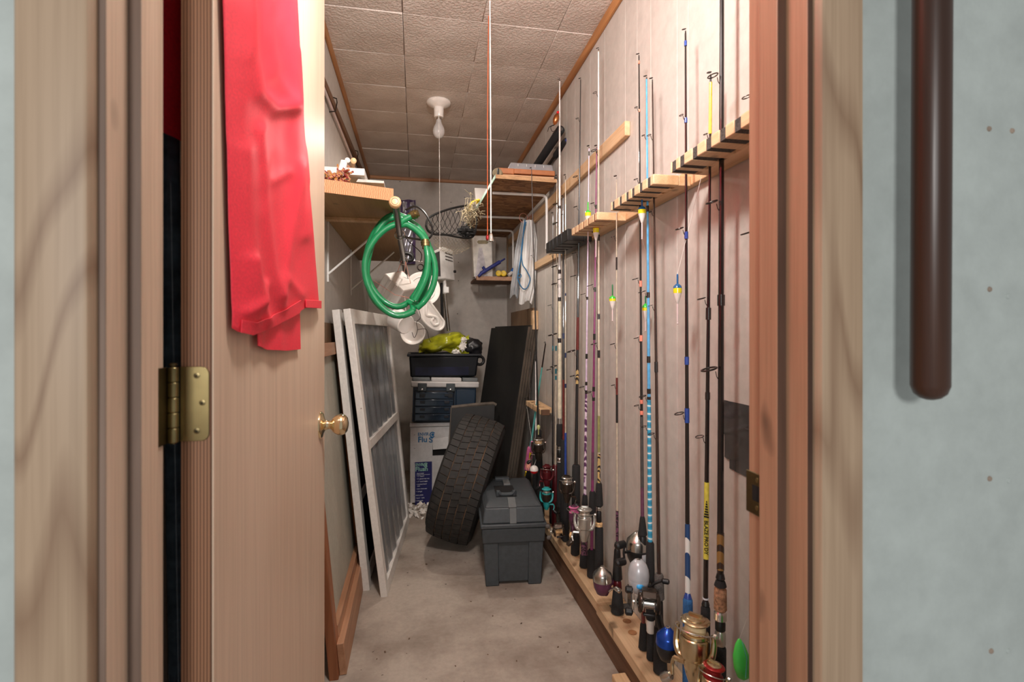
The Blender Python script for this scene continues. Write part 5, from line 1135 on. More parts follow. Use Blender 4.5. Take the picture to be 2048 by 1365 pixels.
# ================================================================== FISHING RODS AND REELS
def frame_of(c, rp, up):
    U = Vector(up).normalized(); Fd = Vector((c.x - rp.x, c.y - rp.y, 0)); Fd = (Fd - U * Fd.dot(U)).normalized(); return U, Fd, U.cross(Fd)
def crank(par, c, U, Fd, S, side, s, mat, kmat, up=-1):
    a = c + S * side * 0.9 * s; b = a + S * side * 0.7 * s; d = b + U * up * 1.2 * s + Fd * 0.3 * s; e = d + S * side * 0.25 * s
    part('crank', MB().tube([c, a, b], 0.2 * s, 8).tube(curve([b, b + U * up * 0.6 * s + S * side * 0.15 * s, d], 4), 0.15 * s, 8), mat, par)
    part('crank_knob', MB().lathe([(0.14 * s, 0), (0.30 * s, 0.12 * s), (0.40 * s, 0.5 * s), (0.36 * s, 0.95 * s), (0.15 * s, 1.1 * s)], d, S * side * 0.8 + U * up * 0.6, 14), kmat, par)
def spinning(rod_, c, rp, s, body, spool, line, label, side=1, up=(0, 0, 1), knob='black', cup=None, cupd=-1):
    U, Fd, S = frame_of(c, rp, up)
    q = Vector((rp.x, rp.y, c.z)) - U * 1.9 * s
    reel = part('reel', MB().lathe([(0.1 * s, -3.25 * s), (0.42 * s, -3.15 * s), (0.62 * s, -2.6 * s), (0.80 * s, -1.9 * s), (0.84 * s, -1.3 * s), (0.6 * s, -1.25 * s)], c, U, 18)
                .tube(curve([c - U * 1.7 * s, (c - U * 1.75 * s) * 0.5 + q * 0.5, q], 4), [0.34 * s] * 8 + [0.26 * s], 10).tube([q - U * 1.1 * s, q + U * 1.1 * s], 0.28 * s, 8), body, rod_, label, 0, None, 50)
    part('rotor', MB().lathe([(0.7 * s, -1.3 * s), (1.0 * s, -1.2 * s), (1.10 * s, -0.9 * s), (1.08 * s, 0.30 * s), (1.0 * s, 0.38 * s), (0.7 * s, 0.38 * s)], c, U, 28), cup or body, reel, None, 0, None, 40)
    part('spool', MB().lathe([(0.98 * s, 0.40 * s), (1.02 * s, 0.46 * s), (0.98 * s, 0.62 * s), (0.70 * s, 0.66 * s), (0.70 * s, 1.28 * s), (1.02 * s, 1.42 * s), (1.08 * s, 1.52 * s), (0.98 * s, 1.60 * s), (0.80 * s, 1.66 * s)], c, U, 32), spool, reel, None, 0, None, 30)
    part('line', MB().lathe([(0.66 * s, 0.68 * s), (0.77 * s, 0.70 * s), (0.77 * s, 1.22 * s), (0.66 * s, 1.28 * s)], c, U, 24), line, reel)
    part('drag_knob', MB().lathe([(0.74 * s, 1.60 * s), (0.72 * s, 1.72 * s), (0.5 * s, 1.84 * s), (0.3 * s, 1.86 * s), (0.05 * s, 1.87 * s)], c, U, 24).box((-0.5, -0.1, 0), (0.5, 0.1, 0.22), Matrix.Translation(c + U * 1.8 * s) @ Matrix(((S.x, Fd.x, U.x, 0), (S.y, Fd.y, U.y, 0), (S.z, Fd.z, U.z, 0), (0, 0, 0, 1))) @ Matrix.Scale(s, 4)), body, reel)
    for sd in (1, -1):
        part('rotor_arm', MB().tube(curve([c - U * 1.25 * s + S * sd * 0.5 * s + Fd * 0.55 * s, c - U * 1.15 * s + S * sd * 1.05 * s + Fd * 0.4 * s, c - U * 0.6 * s + S * sd * 1.36 * s + Fd * 0.2 * s, c + U * 0.2 * s + S * sd * 1.42 * s, c + U * 0.85 * s + S * sd * 1.36 * s], 5), [0.24 * s] * 11 + [0.22 * s] * 5 + [0.19 * s] * 5, 10), body, reel)
    k = [c + U * 0.85 * s + S * 1.40 * s]
    for i in range(1, 10):
        a = PI * i / 10; k.append(c + U * (0.85 + 0.35 * math.sin(a)) * s + S * 1.42 * s * math.cos(a) + Fd * 1.5 * s * math.sin(a))
    k.append(c + U * 0.85 * s - S * 1.40 * s)
    part('bail', MB().tube(k, 0.055 * s, 6).lathe([(0.2 * s, 0), (0.22 * s, 0.2 * s), (0.14 * s, 0.3 * s)], k[0], S, 10), 'wire_lt', reel)
    crank(reel, c - U * 1.9 * s, U, Fd, S, side, s, body, knob, cupd)
    return reel
def spincast(rod_, c, rp, s, cover, low, label, side=1, up=(0, 0, 1), nose='silver', knob='black', cm='silver', double=False, oval=False):
    U, Fd, S = frame_of(c, rp, up); q = Vector((rp.x, rp.y, c.z)) - U * 0.6 * s
    reel = part('reel', MB().lathe([(0.3 * s, -1.75 * s), (0.62 * s, -1.6 * s), (0.90 * s, -1.0 * s), (1.0 * s, -0.35 * s), (0.98 * s, -0.28 * s), (0.5 * s, -0.25 * s)], c, U, 28)
                .tube([c - U * 0.8 * s, q], 0.34 * s, 10).tube([q - U * 1.1 * s, q + U * 1.1 * s], 0.3 * s, 8), low, rod_, label, 0, None, 50)
    pf = [(0.98 * s, -0.30 * s), (1.02 * s, -0.25 * s), (1.0 * s, 0.35 * s), (0.93 * s, 0.55 * s), (0.28 * s, 1.18 * s), (0.16 * s, 1.24 * s)] if not oval else [(1.0 * s, -0.30 * s), (1.03 * s, 0.1 * s), (0.95 * s, 0.65 * s), (0.75 * s, 1.15 * s), (0.42 * s, 1.5 * s), (0.2 * s, 1.56 * s)]
    part('nose_cover', MB().lathe(pf, c, U, 32), cover, reel, None, 0, None, 40)
    zt = pf[-1][1]
    part('line_hole', MB().lathe([(0.2 * s, -0.03 * s), (0.2 * s, 0.05 * s), (0.1 * s, 0.06 * s), (0.09 * s, 0.0)], c + U * zt, U, 14), nose, reel)
    part('thumb_button', MB().tube([c - U * 1.5 * s - Fd * 0.3 * s, c - U * 1.85 * s - Fd * 0.5 * s], 0.25 * s, 8), 'black', reel)
    if double:
        h = c - U * 0.3 * s + S * side * 1.0 * s; o = h + S * side * 0.45 * s
        part('crank', MB().tube([h, o], 0.12 * s, 8).tube(curve([o + U * 0.75 * s, o + S * side * 0.15 * s, o - U * 0.75 * s], 5), 0.10 * s, 8), 'black', reel)
        for z in (1, -1): part('crank_knob', MB().lathe([(0.2 * s, 0), (0.33 * s, 0.1 * s), (0.34 * s, 0.9 * s), (0.2 * s, 1.05 * s)], o + U * 0.75 * s * z, S * side, 14), knob, reel)
    else:
        h = c - U * 0.8 * s + S * side * 0.7 * s
        part('crank', MB().tube(curve([h, h + S * side * 0.5 * s, h + S * side * 0.8 * s + U * 0.3 * s, h + S * side * 1.5 * s + U * 0.7 * s], 4), 0.13 * s, 8), cm, reel)
        part('crank_knob', MB().lathe([(0.14 * s, 0), (0.25 * s, 0.1 * s), (0.25 * s, 0.6 * s), (0.12 * s, 0.7 * s)], h + S * side * 1.5 * s + U * 0.7 * s, S * side, 12), cm, reel)
    return reel
def baitcast(rod_, c, rp, s, body, spool, label, side=1, up=(0, 0, 1), knob='black'):
    U, Fd, S = frame_of(c, rp, up); q = Vector((rp.x, rp.y, c.z))
    fr = Matrix.Translation(c) @ Matrix(((S.x, Fd.x, U.x, 0), (S.y, Fd.y, U.y, 0), (S.z, Fd.z, U.z, 0), (0, 0, 0, 1))) @ Matrix.Scale(s, 4)
    reel = part('reel', MB().lathe([(0.3 * s, -1.05 * s), (0.8 * s, -1.0 * s), (0.95 * s, -0.85 * s), (0.95 * s, -0.62 * s), (0.4 * s, -0.6 * s)], c, S, 24).lathe([(0.4 * s, 0.6 * s), (0.95 * s, 0.62 * s), (0.95 * s, 0.85 * s), (0.8 * s, 1.0 * s), (0.3 * s, 1.05 * s)], c, S, 24)
                .box((-0.7, -0.9, -0.75), (0.7, -0.55, 0.75), fr).tube([c - Fd * 0.7 * s, q], 0.4 * s, 8).tube([q - U * 1.2 * s, q + U * 1.2 * s], 0.3 * s, 8), body, rod_, label, 0, None, 45)
    part('spool', MB().lathe([(0.72 * s, -0.58 * s), (0.74 * s, -0.48 * s), (0.5 * s, -0.44 * s), (0.5 * s, 0.44 * s), (0.74 * s, 0.48 * s), (0.72 * s, 0.58 * s)], c, S, 24), spool, reel)
    part('hood', MB().prism([fr @ Vector(p) for p in ((-0.68, 0.35, 0.85), (-0.68, 0.8, 0.55), (-0.68, 0.95, 0.75), (-0.68, 0.45, 1.25), (-0.68, -0.4, 1.3), (-0.68, -0.5, 0.8))], S * 1.36 * s), body, reel, None, 0.1 * s)
    part('thumb_bar', MB().box((-0.55, 0.15, -1.05), (0.55, 0.55, -0.8), fr), 'black', reel, None, 0.08 * s)
    h = c + S * side * 1.05 * s
    part('drag_star', MB().lathe([(0.15 * s, 0), (0.6 * s, 0.1 * s), (0.6 * s, 0.2 * s), (0.2 * s, 0.3 * s)], h, S * side, 5), 'silver', reel)
    o = h + S * side * 0.42 * s; dv_ = (U * -0.55 + Fd * 0.8).normalized()
    part('crank', MB().tube([h, o], 0.14 * s, 8).tube([o - dv_ * 1.1 * s, o + dv_ * 1.1 * s], [0.10 * s, 0.10 * s], 8), 'silver', reel)
    for z in (1, -1): part('crank_knob', MB().lathe([(0.14 * s, 0), (0.34 * s, 0.12 * s), (0.36 * s, 0.6 * s), (0.2 * s, 0.75 * s)], o + dv_ * 1.1 * s * z, S * side, 12), knob, reel)
    return reel

def rod(label, pb, pt, rb, rt, mat, guides=(), wraps=(), handle=(), tip=True, tipm='wire', gm='wire', gdir=(-0.96, 0.12, 0), reelf=None):
    """pb, pt bottom and tip points; guides [(v, ring px radius)], wraps [(v0, v1, material, extra)], handle [(v0, v1, px radius top, px radius bottom, material, part)]; v are heights in the photo"""
    pb = Vector(pb); pt = Vector(pt); T = thing('fishing_rod', label, 'fishing rod', pb, 'fishing rods standing along the right wall')
    ax_ = pt - pb; H = ax_.z
    def at(z): t = (z - pb.z) / H; return pb + ax_ * t, rb + (rt - rb) * min(1, max(0, t))
    def vz(v):
        z = 0.8
        for _ in range(8):
            p, _r = at(z); z = zv(v, p.x, p.y)
        return z
    n = 14
    part('blank', MB().tube([pb + ax_ * (i / n) for i in range(n + 1)], [rb + (rt - rb) * i / n for i in range(n + 1)], 10), mat, T)
    for (v0, v1, m_, ex) in wraps:
        z1, z0 = vz(v0), vz(v1); (a, ra), (b, rb_) = at(z0), at(z1)
        part('wrap', MB().tube([a, b], [ra + ex, rb_ + ex], 12), m_, T)
    G = Vector(gdir).normalized()
    for (v, gr) in guides:
        z = vz(v); p, r = at(z); gr = gr * m_per_px(p); c = p + G * (r + gr + 0.004)
        nrm = (ax_.normalized() + G * 0.28).normalized()
        part('guide', MB().ring(c + Vector((0, 0, gr * 0.28)), gr, max(0.0009, gr * 0.13), nrm, 16, 5).tube([p + Vector((0, 0, -0.010 - gr)), p + G * (r + 0.003) + Vector((0, 0, -0.004 - gr * 0.5)), c - G * gr * 0.9 + Vector((0, 0, 0))], 0.0009, 5), gm, T)
    if tip:
        d = ax_.normalized(); gr = 0.0045
        part('tip_guide', MB().ring(pt + d * 0.010 + G * 0.004, gr, 0.0013, (d + G * 0.5 + Vector((0, -0.7, 0))).normalized(), 14, 5).tube([pt - d * 0.012, pt + d * 0.006], 0.0016, 6), tipm, T)
    for (v0, v1, r0, r1, m_, nm) in handle:
        z1, z0 = vz(v0), vz(v1) if v1 is not None else pb.z
        (a, _), (b, _) = at(z0), at(z1); k = m_per_px(b); ra, rb2 = r1 * k, r0 * k; Lh = (b - a).length; e = min(0.006, Lh * 0.2)
        part(nm, MB().lathe([(ra * 0.8, 0), (ra, e * 0.6), (ra + (rb2 - ra) * 0.5, Lh * 0.5), (rb2, Lh - e), (rb2 * 0.75, Lh)], a, b - a, 18), m_, T)
    return T, at, vz
RX_ = 0.665; ZB = 0.1365
def P3(y, z, x=RX_): return (x, y, z)
# ---- nearest group
r0, at0, vz0 = rod('black fishing rod mostly hidden behind the right door jamb', P3(0.915, ZB), P3(0.915, 2.1), 0.0065, 0.003, 'b_black', ((197, 9), (470, 10)), (), ((1160, None, 11, 11, 'blackfoam', 'foam_grip'),))
r1, at1, vz1 = rod('thick black fishing rod with brown cork grip nearest the door jamb', P3(1.035, ZB), P3(1.026, 2.12), 0.0082, 0.0042, 'b_black', ((155, 10), (408, 11), (743, 15)), ((590, 612, 'b_black', 0.002), (1066, 1140, 'w_gold', 0.0006)),
                   ((1140, 1160, 5.5, 9, 'black', 'winding_check'), (1160, 1174, 9, 12, 'blackfoam', 'grip_cap'), (1174, 1222, 12, 12.5, 'cork', 'cork_grip'), (1222, 1242, 12, 12, 'silver', 'seat_ring'), (1242, 1262, 10, 10, 'black', 'reel_seat'), (1262, 1292, 10.5, 10.5, 'silverpaint', 'seat_hood'), (1292, None, 11.5, 12, 'blackfoam', 'butt_grip')))
p = ax(1425, 1336, 0.612); spinning(r1, p - Vector((0, 0, 0.028)), Vector((RX_, 1.033, 0)), 0.0205, 'gold', 'redanod', 'redanod', 'small pale spinning reel with red spool', -1, (0.12, 0.0, 1), 'black')
r2, at2, vz2 = rod('fishing rod with yellow tip and yellow printed section above its grip', P3(1.098, ZB), P3(1.071, 1.665), 0.0070, 0.0022, 'b_black', ((270, 4), (600, 8), (876, 8)), ((165, 268, 'b_yellow', 0.0012), (616, 640, 'b_black', 0.0022), (785, 800, 'b_black', 0.0012), (965, 1118, 'b_yellow', 0.0006), (1196, 1199, 'whiteprint', 0.0008)),
                   ((1199, 1212, 5, 8, 'black', 'winding_check'), (1212, 1300, 9, 10, 'blackfoam', 'foam_grip'), (1300, None, 10, 10, 'blackfoam', 'butt_grip')))
zt = vz2(1112); q_, rr2 = at2(zt); vd = Vector((0.0, 0.0, EYE)) - q_; vd.z = 0; vd.normalize()
ang_ = math.atan2(vd.y, vd.x)
q_ = q_ + vd * (rr2 + 0.0012)
sx_ = Vector((0, 0, -1)); sz_ = vd; sy_ = sz_.cross(sx_)
z_a = vz2(1040)
t_ = text('lettering', 'BLAZE PRO DY', 0.0118, 'dark', r2, (0, 0, 0), (0, 0, 0), 'LEFT', None, 0.0002)
t_.rotation_euler = Matrix((sx_, sy_, sz_)).transposed().to_euler(); q2, _r = at2(z_a); t_.location = q2 + vd * (_r + 0.0013) - wl(r2) - sy_ * 0.0042
mb = MB()
for k in range(7):
    zz = vz2(1002 + k * 5); q2, _r = at2(zz); o_ = q2 + vd * (_r + 0.0013); w_ = 0.0012 + 0.0007 * k
    mb.prism([o_ + sy_ * w_ + Vector((0, 0, 0.0005)), o_ - sy_ * w_ + Vector((0, 0, 0.0016)), o_ - sy_ * w_ + Vector((0, 0, -0.0022)), o_ + sy_ * w_ + Vector((0, 0, -0.0033))], vd * 0.0004)
part('print_mark', mb, 'dark', r2)
p = ax(1390, 1282, 0.613); spinning(r2, p, Vector((RX_, 1.092, 0)), 0.0295, 'gold', 'gold', 'goldline', 'large champagne gold spinning reel', -1, (0.03, 0.02, 1), 'silver')
r3, at3, vz3 = rod('black fishing rod with blue and white swirled foot and blue foam grip', P3(1.170, ZB), P3(1.183, 1.83), 0.0068, 0.0022, 'b_black', ((232, 4), (460, 8), (830, 9)), ((82, 92, 'b_royal', 0.0012), (236, 246, 'b_royal', 0.001), (464, 478, 'b_royal', 0.0012), (714, 730, 'b_royal', 0.0012), (817, 846, 'b_royal', 0.0012), (1048, 1186, 'w_bluewhite', 0.0008)),
                   ((1184, 1198, 5, 8, 'b_royal', 'winding_check'), (1196, None, 9.5, 11.5, plain('blue_foam', (44, 96, 150), 0.8, 0, 0.15, 300, 0.2), 'foam_grip')))
r4, at4, vz4 = rod('slim dark brown fishing rod with grey foam fore grip', P3(1.318, ZB), P3(1.366, 1.797), 0.0062, 0.0018, 'b_brown', ((272, 4), (425, 3), (613, 5), (870, 6)), ((724, 745, 'b_black', 0.0012),), ((1148, 1200, 9, 10, 'greyfoam', 'foam_grip'), (1200, 1252, 7, 7.5, 'black', 'reel_seat'), (1252, None, 11, 14, 'blackfoam', 'pistol_grip')))
p = ax(1335, 1283, 0.61); spincast(r4, p, Vector((RX_ - 0.01, 1.31, 0)), 0.0275, 'bluereel', 'black', 'spincast reel with metallic blue nose', 1, (0.02, 0, 1), 'silver', 'black', 'silver')
r5, at5, vz5 = rod('sky blue fishing rod with cyan striped wrap above a black handle', P3(1.375, ZB), P3(1.404, 1.822), 0.0068, 0.0022, 'b_blue', ((272, 3), (385, 3), (586, 7), (795, 7), (855, 5)), ((412, 424, 'b_black', 0.001), (585, 596, 'b_black', 0.001), (713, 726, 'b_black', 0.001), (778, 788, 'b_black', 0.001), (794, 800, 'b_black', 0.001), (800, 1086, 'w_cyan', 0.0008)),
                   ((1084, 1240, 8, 9.5, 'blackfoam', 'foam_grip'), (1240, 1266, 8.5, 8.5, 'white', 'white_collar'), (1266, None, 7.5, 9, 'blackfoam', 'butt_grip')))
p = ax(1298, 1207, 0.605); baitcast(r5, p, Vector((RX_ - 0.012, 1.375, 0)), 0.028, 'pole_dark', 'silver', 'dark grey baitcasting reel with paddle handle', -1, (0.05, 0.05, 1), 'black')
r6, at6, vz6 = rod('black fishing rod with coral wraps and purple lower section', P3(1.425, ZB), P3(1.456, 1.915), 0.0058, 0.0018, 'b_black', ((216, 3), (360, 4), (560, 6), (678, 5), (813, 5)), ((122, 128, 'b_coral', 0.001), (219, 224, 'b_coral', 0.001), (562, 574, 'b_coral', 0.001), (671, 683, 'b_coral', 0.001), (800, 808, 'b_coral', 0.001), (822, 830, 'b_coral', 0.001), (834, 975, 'b_grey', 0.0005), (975, 1036, 'b_plum', 0.0005), (1190, 1246, 'b_maroon', 0.0006)),
                   ((1033, 1072, 5, 9, 'blackfoam', 'fore_grip'), (1072, 1110, 8, 8, 'black', 'reel_seat'), (1246, None, 6, 10, 'blackfoam', 'butt_grip')))
p = ax(1275, 1092, 0.658); spincast(r6, p, Vector((RX_, 1.43, 0)), 0.034, 'silver', 'black', 'black spincast reel with silver cone and double paddle crank', 1, (0, 0, 1), 'silver', 'black', 'black', True)
p = ax(1277, 1152, 0.606); gr_ = spincast(r6, p, Vector((RX_, 1.42, 0)), 0.0285, 'greyreel', 'greyreel', 'oval pale grey spincast reel with a blue button', 1, (0, 0, 1), 'silver', 'black', 'black', False, True)
part('blue_button', MB().blob(p + Vector((-0.006, -0.0245, -0.018)), (0.011, 0.006, 0.008), 0.05, 2, 14, 10, 1), 'cyanbit', gr_, 'bright blue button')
# ---- middle group
r7, at7, vz7 = rod('thin clear fishing rod with black pistol grip and silver and maroon reel', P3(1.625, ZB), P3(1.634, 1.598), 0.0040, 0.0015, 'b_clear', ((475, 4), (690, 5), (772, 4)), ((515, 540, 'b_black', 0.001), (756, 790, 'b_maroon', 0.0012), (790, 846, 'b_black', 0.0012), (1022, 1098, 'w_speck', 0.0012)), ((1097, 1160, 6, 10, 'black', 'fore_grip'), (1160, 1180, 8, 9, 'maroon', 'reel_seat'), (1180, None, 9, 13, 'blackfoam', 'pistol_grip')))
p = ax(1205, 1157, 0.612); spincast(r7, p, Vector((RX_, 1.64, 0)), 0.0315, 'silver', 'purple', 'bell shaped silver spincast reel with maroon body', 1, (0, 0, 1), 'silver', 'black', 'silver')
r8, at8, vz8 = rod('tall white tipped fishing rod with olive foot and pale cork ring', P3(1.80, ZB), P3(1.807, 2.125), 0.0058, 0.0018, 'b_clear', ((187, 4), (303, 6), (465, 5), (690, 6)), ((104, 300, 'b_white', 0.0006), (470, 482, 'b_black', 0.001), (628, 639, 'b_black', 0.001), (701, 716, 'b_black', 0.001), (832, 905, 'b_olive', 0.0004), (908, 966, 'w_goldscript', 0.0006)), ((966, 1013, 6, 8, 'blackfoam', 'fore_grip'), (1013, 1022, 6, 6, 'silver', 'seat_ring'), (1022, 1045, 5, 5, 'black', 'reel_seat'), (1045, 1054, 7, 7, 'cork_lt', 'cork_ring'), (1054, None, 8, 9, 'blackfoam', 'butt_grip')))
r9, at9, vz9 = rod('purple fishing rod standing between the lavender one and the olive footed one', P3(1.885, ZB), P3(1.826, 1.77), 0.0066, 0.0020, 'b_purple', ((408, 4), (573, 6), (787, 6)), ((302, 306, 'b_black', 0.0008), (410, 418, 'b_black', 0.001), (575, 584, 'b_black', 0.001), (668, 680, 'b_black', 0.001), (774, 783, 'b_black', 0.001), (795, 802, 'b_black', 0.001), (905, 960, 'b_plum', 0.0004)), ((983, 1040, 6, 8, 'blackfoam', 'fore_grip'), (1100, None, 8, 9, 'blackfoam', 'butt_grip')))
p = ax(1148, 1030, 0.605); spinning(r9, p, Vector((RX_, 1.885, 0)), 0.019, 'purple', 'pink', 'pink', 'small pink and purple spinning reel', 1, (0, 0.05, 1), 'cork_lt')
r10, at10, vz10 = rod('lavender fishing rod with purple speckled wrap and silver spinning reel', P3(1.972, ZB), P3(1.912, 1.80), 0.0056, 0.0018, 'b_lav', ((460, 4), (590, 5), (776, 5)), ((303, 312, 'b_black', 0.0008), (594, 600, 'b_black', 0.001), (708, 718, 'b_black', 0.001), (764, 771, 'b_black', 0.001), (781, 788, 'b_black', 0.001), (788, 992, 'w_purple', 0.0008)), ((990, 1060, 5, 8, 'blackfoam', 'fore_grip'), (1060, 1112, 6, 7, 'w_speck', 'reel_seat'), (1108, None, 8, 9.5, 'blackfoam', 'butt_grip')))
p = ax(1169, 1040, 0.604); spinning(r10, p, Vector((RX_, 1.965, 0)), 0.0250, 'silverpaint', 'silverpaint', 'wire_lt', 'silver spinning reel with cranked handle', -1, (0.02, 0, 1), 'pole_dark')
r11, at11, vz11 = rod('dark rod with red brown middle section standing left of the lavender rod', P3(2.09, ZB), P3(2.016, 2.115), 0.0088, 0.0018, 'b_black', ((238, 3), (355, 5), (415, 4), (508, 5), (554, 6), (705, 8), (754, 5)), ((635, 700, 'b_maroon', 0.0008), (740, 768, 'w_goldscript', 0.0006)), ((930, None, 8, 9, 'blackfoam', 'foam_grip'),))
p = ax(1134, 972, 0.60); spinning(r11, p, Vector((RX_, 2.09, 0)), 0.0215, 'pole_dark', 'silver', 'wire_lt', 'black spinning reel with silver spool', 1, (0, 0, 1), 'black', 'pole_dark')
# ---- far group
r12, at12, vz12 = rod('thin clear fishing rod with blue foot right of the cream rod', P3(2.232, ZB), P3(2.233, 1.785), 0.0040, 0.0014, 'b_clear', ((430, 3),), ((587, 592, 'b_navy', 0.001), (706, 716, 'b_navy', 0.0015), (768, 776, 'b_navy', 0.0015), (866, 962, 'b_royal', 0.002)), ((950, None, 5, 7, 'blackfoam', 'foam_grip'),))
r13, at13, vz13 = rod('black fishing rod with maroon foot right beside the cream rod', P3(2.258, ZB), P3(2.272, 1.70), 0.0066, 0.003, 'b_black', ((560, 4),), ((667, 678, 'b_navy', 0.001), (760, 900, 'b_maroon', 0.0006)), ((880, None, 6, 7, 'blackfoam', 'foam_grip'),))
r14, at14, vz14 = rod('thickest cream coloured rod with white tip and a black handle', P3(2.331, ZB), P3(2.328, 2.265), 0.0112, 0.0030, 'b_white', ((297, 4), (358, 4), (410, 5), (448, 5), (535, 6), (570, 6), (672, 9), (735, 7)), ((412, 418, 'b_black', 0.001), (540, 548, 'b_black', 0.001), (548, 594, 'b_white', 0.0004), (595, 603, 'b_black', 0.001), (603, 676, 'b_cream', 0.0004), (677, 686, 'b_black', 0.001), (687, 836, 'b_cream', 0.0006), (837, 848, 'silver', 0.001)),
                       ((848, 892, 6, 6.5, 'blackfoam', 'fore_grip'), (892, 899, 5, 5, 'silver', 'seat_ring'), (899, 916, 5, 5, 'black', 'reel_seat'), (916, 924, 4.5, 4.5, 'silver', 'seat_ring'), (924, None, 5, 6.5, 'blackfoam', 'butt_grip')))
p = ax(1118, 1062, 0.585); baitcast(r14, p, Vector((RX_ - 0.01, 2.331, 0)), 0.024, 'pole_dark', 'cork_lt', 'low dark baitcasting reel with double handle near the plank', -1, (-0.15, 0, 1), 'greyfoam')
r15, at15, vz15 = rod('thin white tipped rod with teal wraps left of the cream rod', P3(2.41, ZB), P3(2.375, 1.826), 0.0042, 0.0014, 'b_clear', ((450, 3), (568, 3)), ((692, 702, 'b_teal', 0.0018), (738, 748, 'b_teal', 0.0018), (752, 760, 'b_teal', 0.0018)), ((930, None, 6, 7, 'maroon', 'foam_grip'),))
p = ax(1094, 945, 0.60); spinning(r15, p - Vector((0, 0, 0.005)), Vector((RX_, 2.41, 0)), 0.021, 'maroon', 'maroon', 'maroon', 'dark maroon spinning reel', -1, (0, 0, 1), 'black')
r16, at16, vz16 = rod('slim black fishing rod standing left of the teal wrapped one', P3(2.455, ZB), P3(2.448, 1.663), 0.0050, 0.0016, 'b_black', ((510, 3), (612, 4), (741, 5)), ((692, 702, 'b_teal', 0.0008),), ((940, None, 6, 7, 'blackfoam', 'foam_grip'),))
p = ax(1093, 992, 0.585); spinning(r16, p, Vector((RX_, 2.45, 0)), 0.020, 'teal', 'teal', 'wire_lt', 'teal spinning reel with black crank', 1, (0, 0, 1), 'black', 'pole_dark')
# ---- short rods in the low rack
a = ay(1063, 340, 2.452)
r17, at17, vz17 = rod('long thin black rod leaning from the low rack up past the white bags', (0.630, 2.56, ZB), a, 0.0062, 0.0016, 'b_black', ((512, 2), (705, 2)), (), ((860, None, 6, 8, 'blackfoam', 'foam_grip'),))
p = ax(1077, 893, 0.59); spinning(r17, p, Vector((0.625, 2.56, 0)), 0.0225, 'pole_dark', 'silverpaint', 'cork_lt', 'black spinning reel with pale silver spool', -1, (0, 0, 1), 'black', 'pole_dark')
a, b = ax(1090, 690, 0.66), ax(1066, 890, 0.635)
r18, at18, vz18 = rod('short teal rod crossing the low rack at a slant', (0.625, 2.86, 0.30), (0.668, 2.61, 1.02), 0.0075, 0.0028, 'tealrod', (), ((688, 735, 'b_black', 0.0006),), ((895, None, 6, 7, 'pink', 'foam_grip'),))
r19, at19, vz19 = rod('short white rod in the middle of the low rack', (0.64, 2.70, ZB), (0.66, 2.80, 0.92), 0.0060, 0.0026, 'b_white', ((806, 3),), (), ((900, None, 6, 8, 'blackfoam', 'foam_grip'),))
r20, at20, vz20 = rod('slim grey rod at the far end of the low rack', (0.655, 2.98, ZB), (0.66, 2.93, 0.97), 0.0042, 0.0022, 'b_grey', ((798, 4),), (), ((930, None, 5, 6, 'blackfoam', 'foam_grip'),))

# ================================================================== FLOATS, LURES, TAPE
def bobber(label, u, vs, hw, cap, ant, X=0.635, du=0, hang=None):
    p0 = ax(u, vs[2], X); k = m_per_px(p0)
    def z(v): return zv(v, p0.x, p0.y)
    T = thing('fishing_float', label, 'float', (p0.x, p0.y, z(vs[5])), 'fishing floats')
    o = (p0.x, p0.y, 0); r = hw * k
    part('body', MB().lathe([(r * 0.16, z(vs[4])), (r * 0.3, z(vs[4]) + 0.002), (r * 0.72, z(vs[3]) * 0.6 + z(vs[4]) * 0.4), (r * 0.97, z(vs[3])), (r * 0.5, z(vs[3]) + 0.0002)], o, (0, 0, 1), 24), 'bob_white', T)
    part('yellow_band', MB().lathe([(r * 0.5, z(vs[3])), (r * 0.97, z(vs[3]) + 0.0002), (r, z(vs[2])), (r * 0.5, z(vs[2]) + 0.0002)], o, (0, 0, 1), 24), 'bob_yellow', T)
    part('cap', MB().lathe([(r * 0.5, z(vs[2])), (r, z(vs[2]) + 0.0002), (r * 0.86, z(vs[2]) * 0.45 + z(vs[1]) * 0.55), (r * 0.5, z(vs[1]) * 0.85 + z(vs[2]) * 0.15), (r * 0.26, z(vs[1])), (r * 0.2, z(vs[1]) + 0.001)], o, (0, 0, 1), 24), cap, T)
    part('antenna', MB().lathe([(r * 0.22, z(vs[1])), (r * 0.22, z(vs[0]) - 0.003), (r * 0.12, z(vs[0]))], o, (0, 0, 1), 10), ant, T)
    part('stem', MB().lathe([(r * 0.17, z(vs[5])), (r * 0.19, z(vs[4]) + 0.002)], o, (0, 0, 1), 10).lathe([(r * 0.1, z(vs[5]) - 0.005), (r * 0.24, z(vs[5]) - 0.003), (r * 0.1, z(vs[5]))], o, (0, 0, 1), 10), 'pinkwhite', T)
    if hang: part('line', MB().tube([Vector((p0.x, p0.y, z(vs[0]))), Vector(hang)], 0.0005, 4), 'string', T)
    else: part('line', MB().tube([Vector((p0.x, p0.y, z(vs[5]) - 0.003)), Vector((RX_ - 0.002, p0.y + 0.03, z(vs[5]) - 0.03))], 0.0005, 4), 'string', T)
bobber('green topped float beside the red one below the farthest pine rack', 1176, (404, 421, 426, 433, 447, 478), 6.3, 'bob_green', 'bob_green', 0.640)
bobber('red topped yellow and white float on the purple rod', 1192, (437, 453, 457, 466, 482, 512), 6.2, 'bob_red', 'bob_red', 0.643)
bobber('blue topped float on the black rod with coral wraps', 1284, (395, 412, 420, 428, 447, 476), 7.8, 'bob_blue', 'bob_blue', 0.638)
bobber('dark green stemmed float low on the thin clear rod', 1225, (569, 592, 598, 603, 620, 640), 6.8, 'bob_green', 'bob_dkgreen', 0.645)
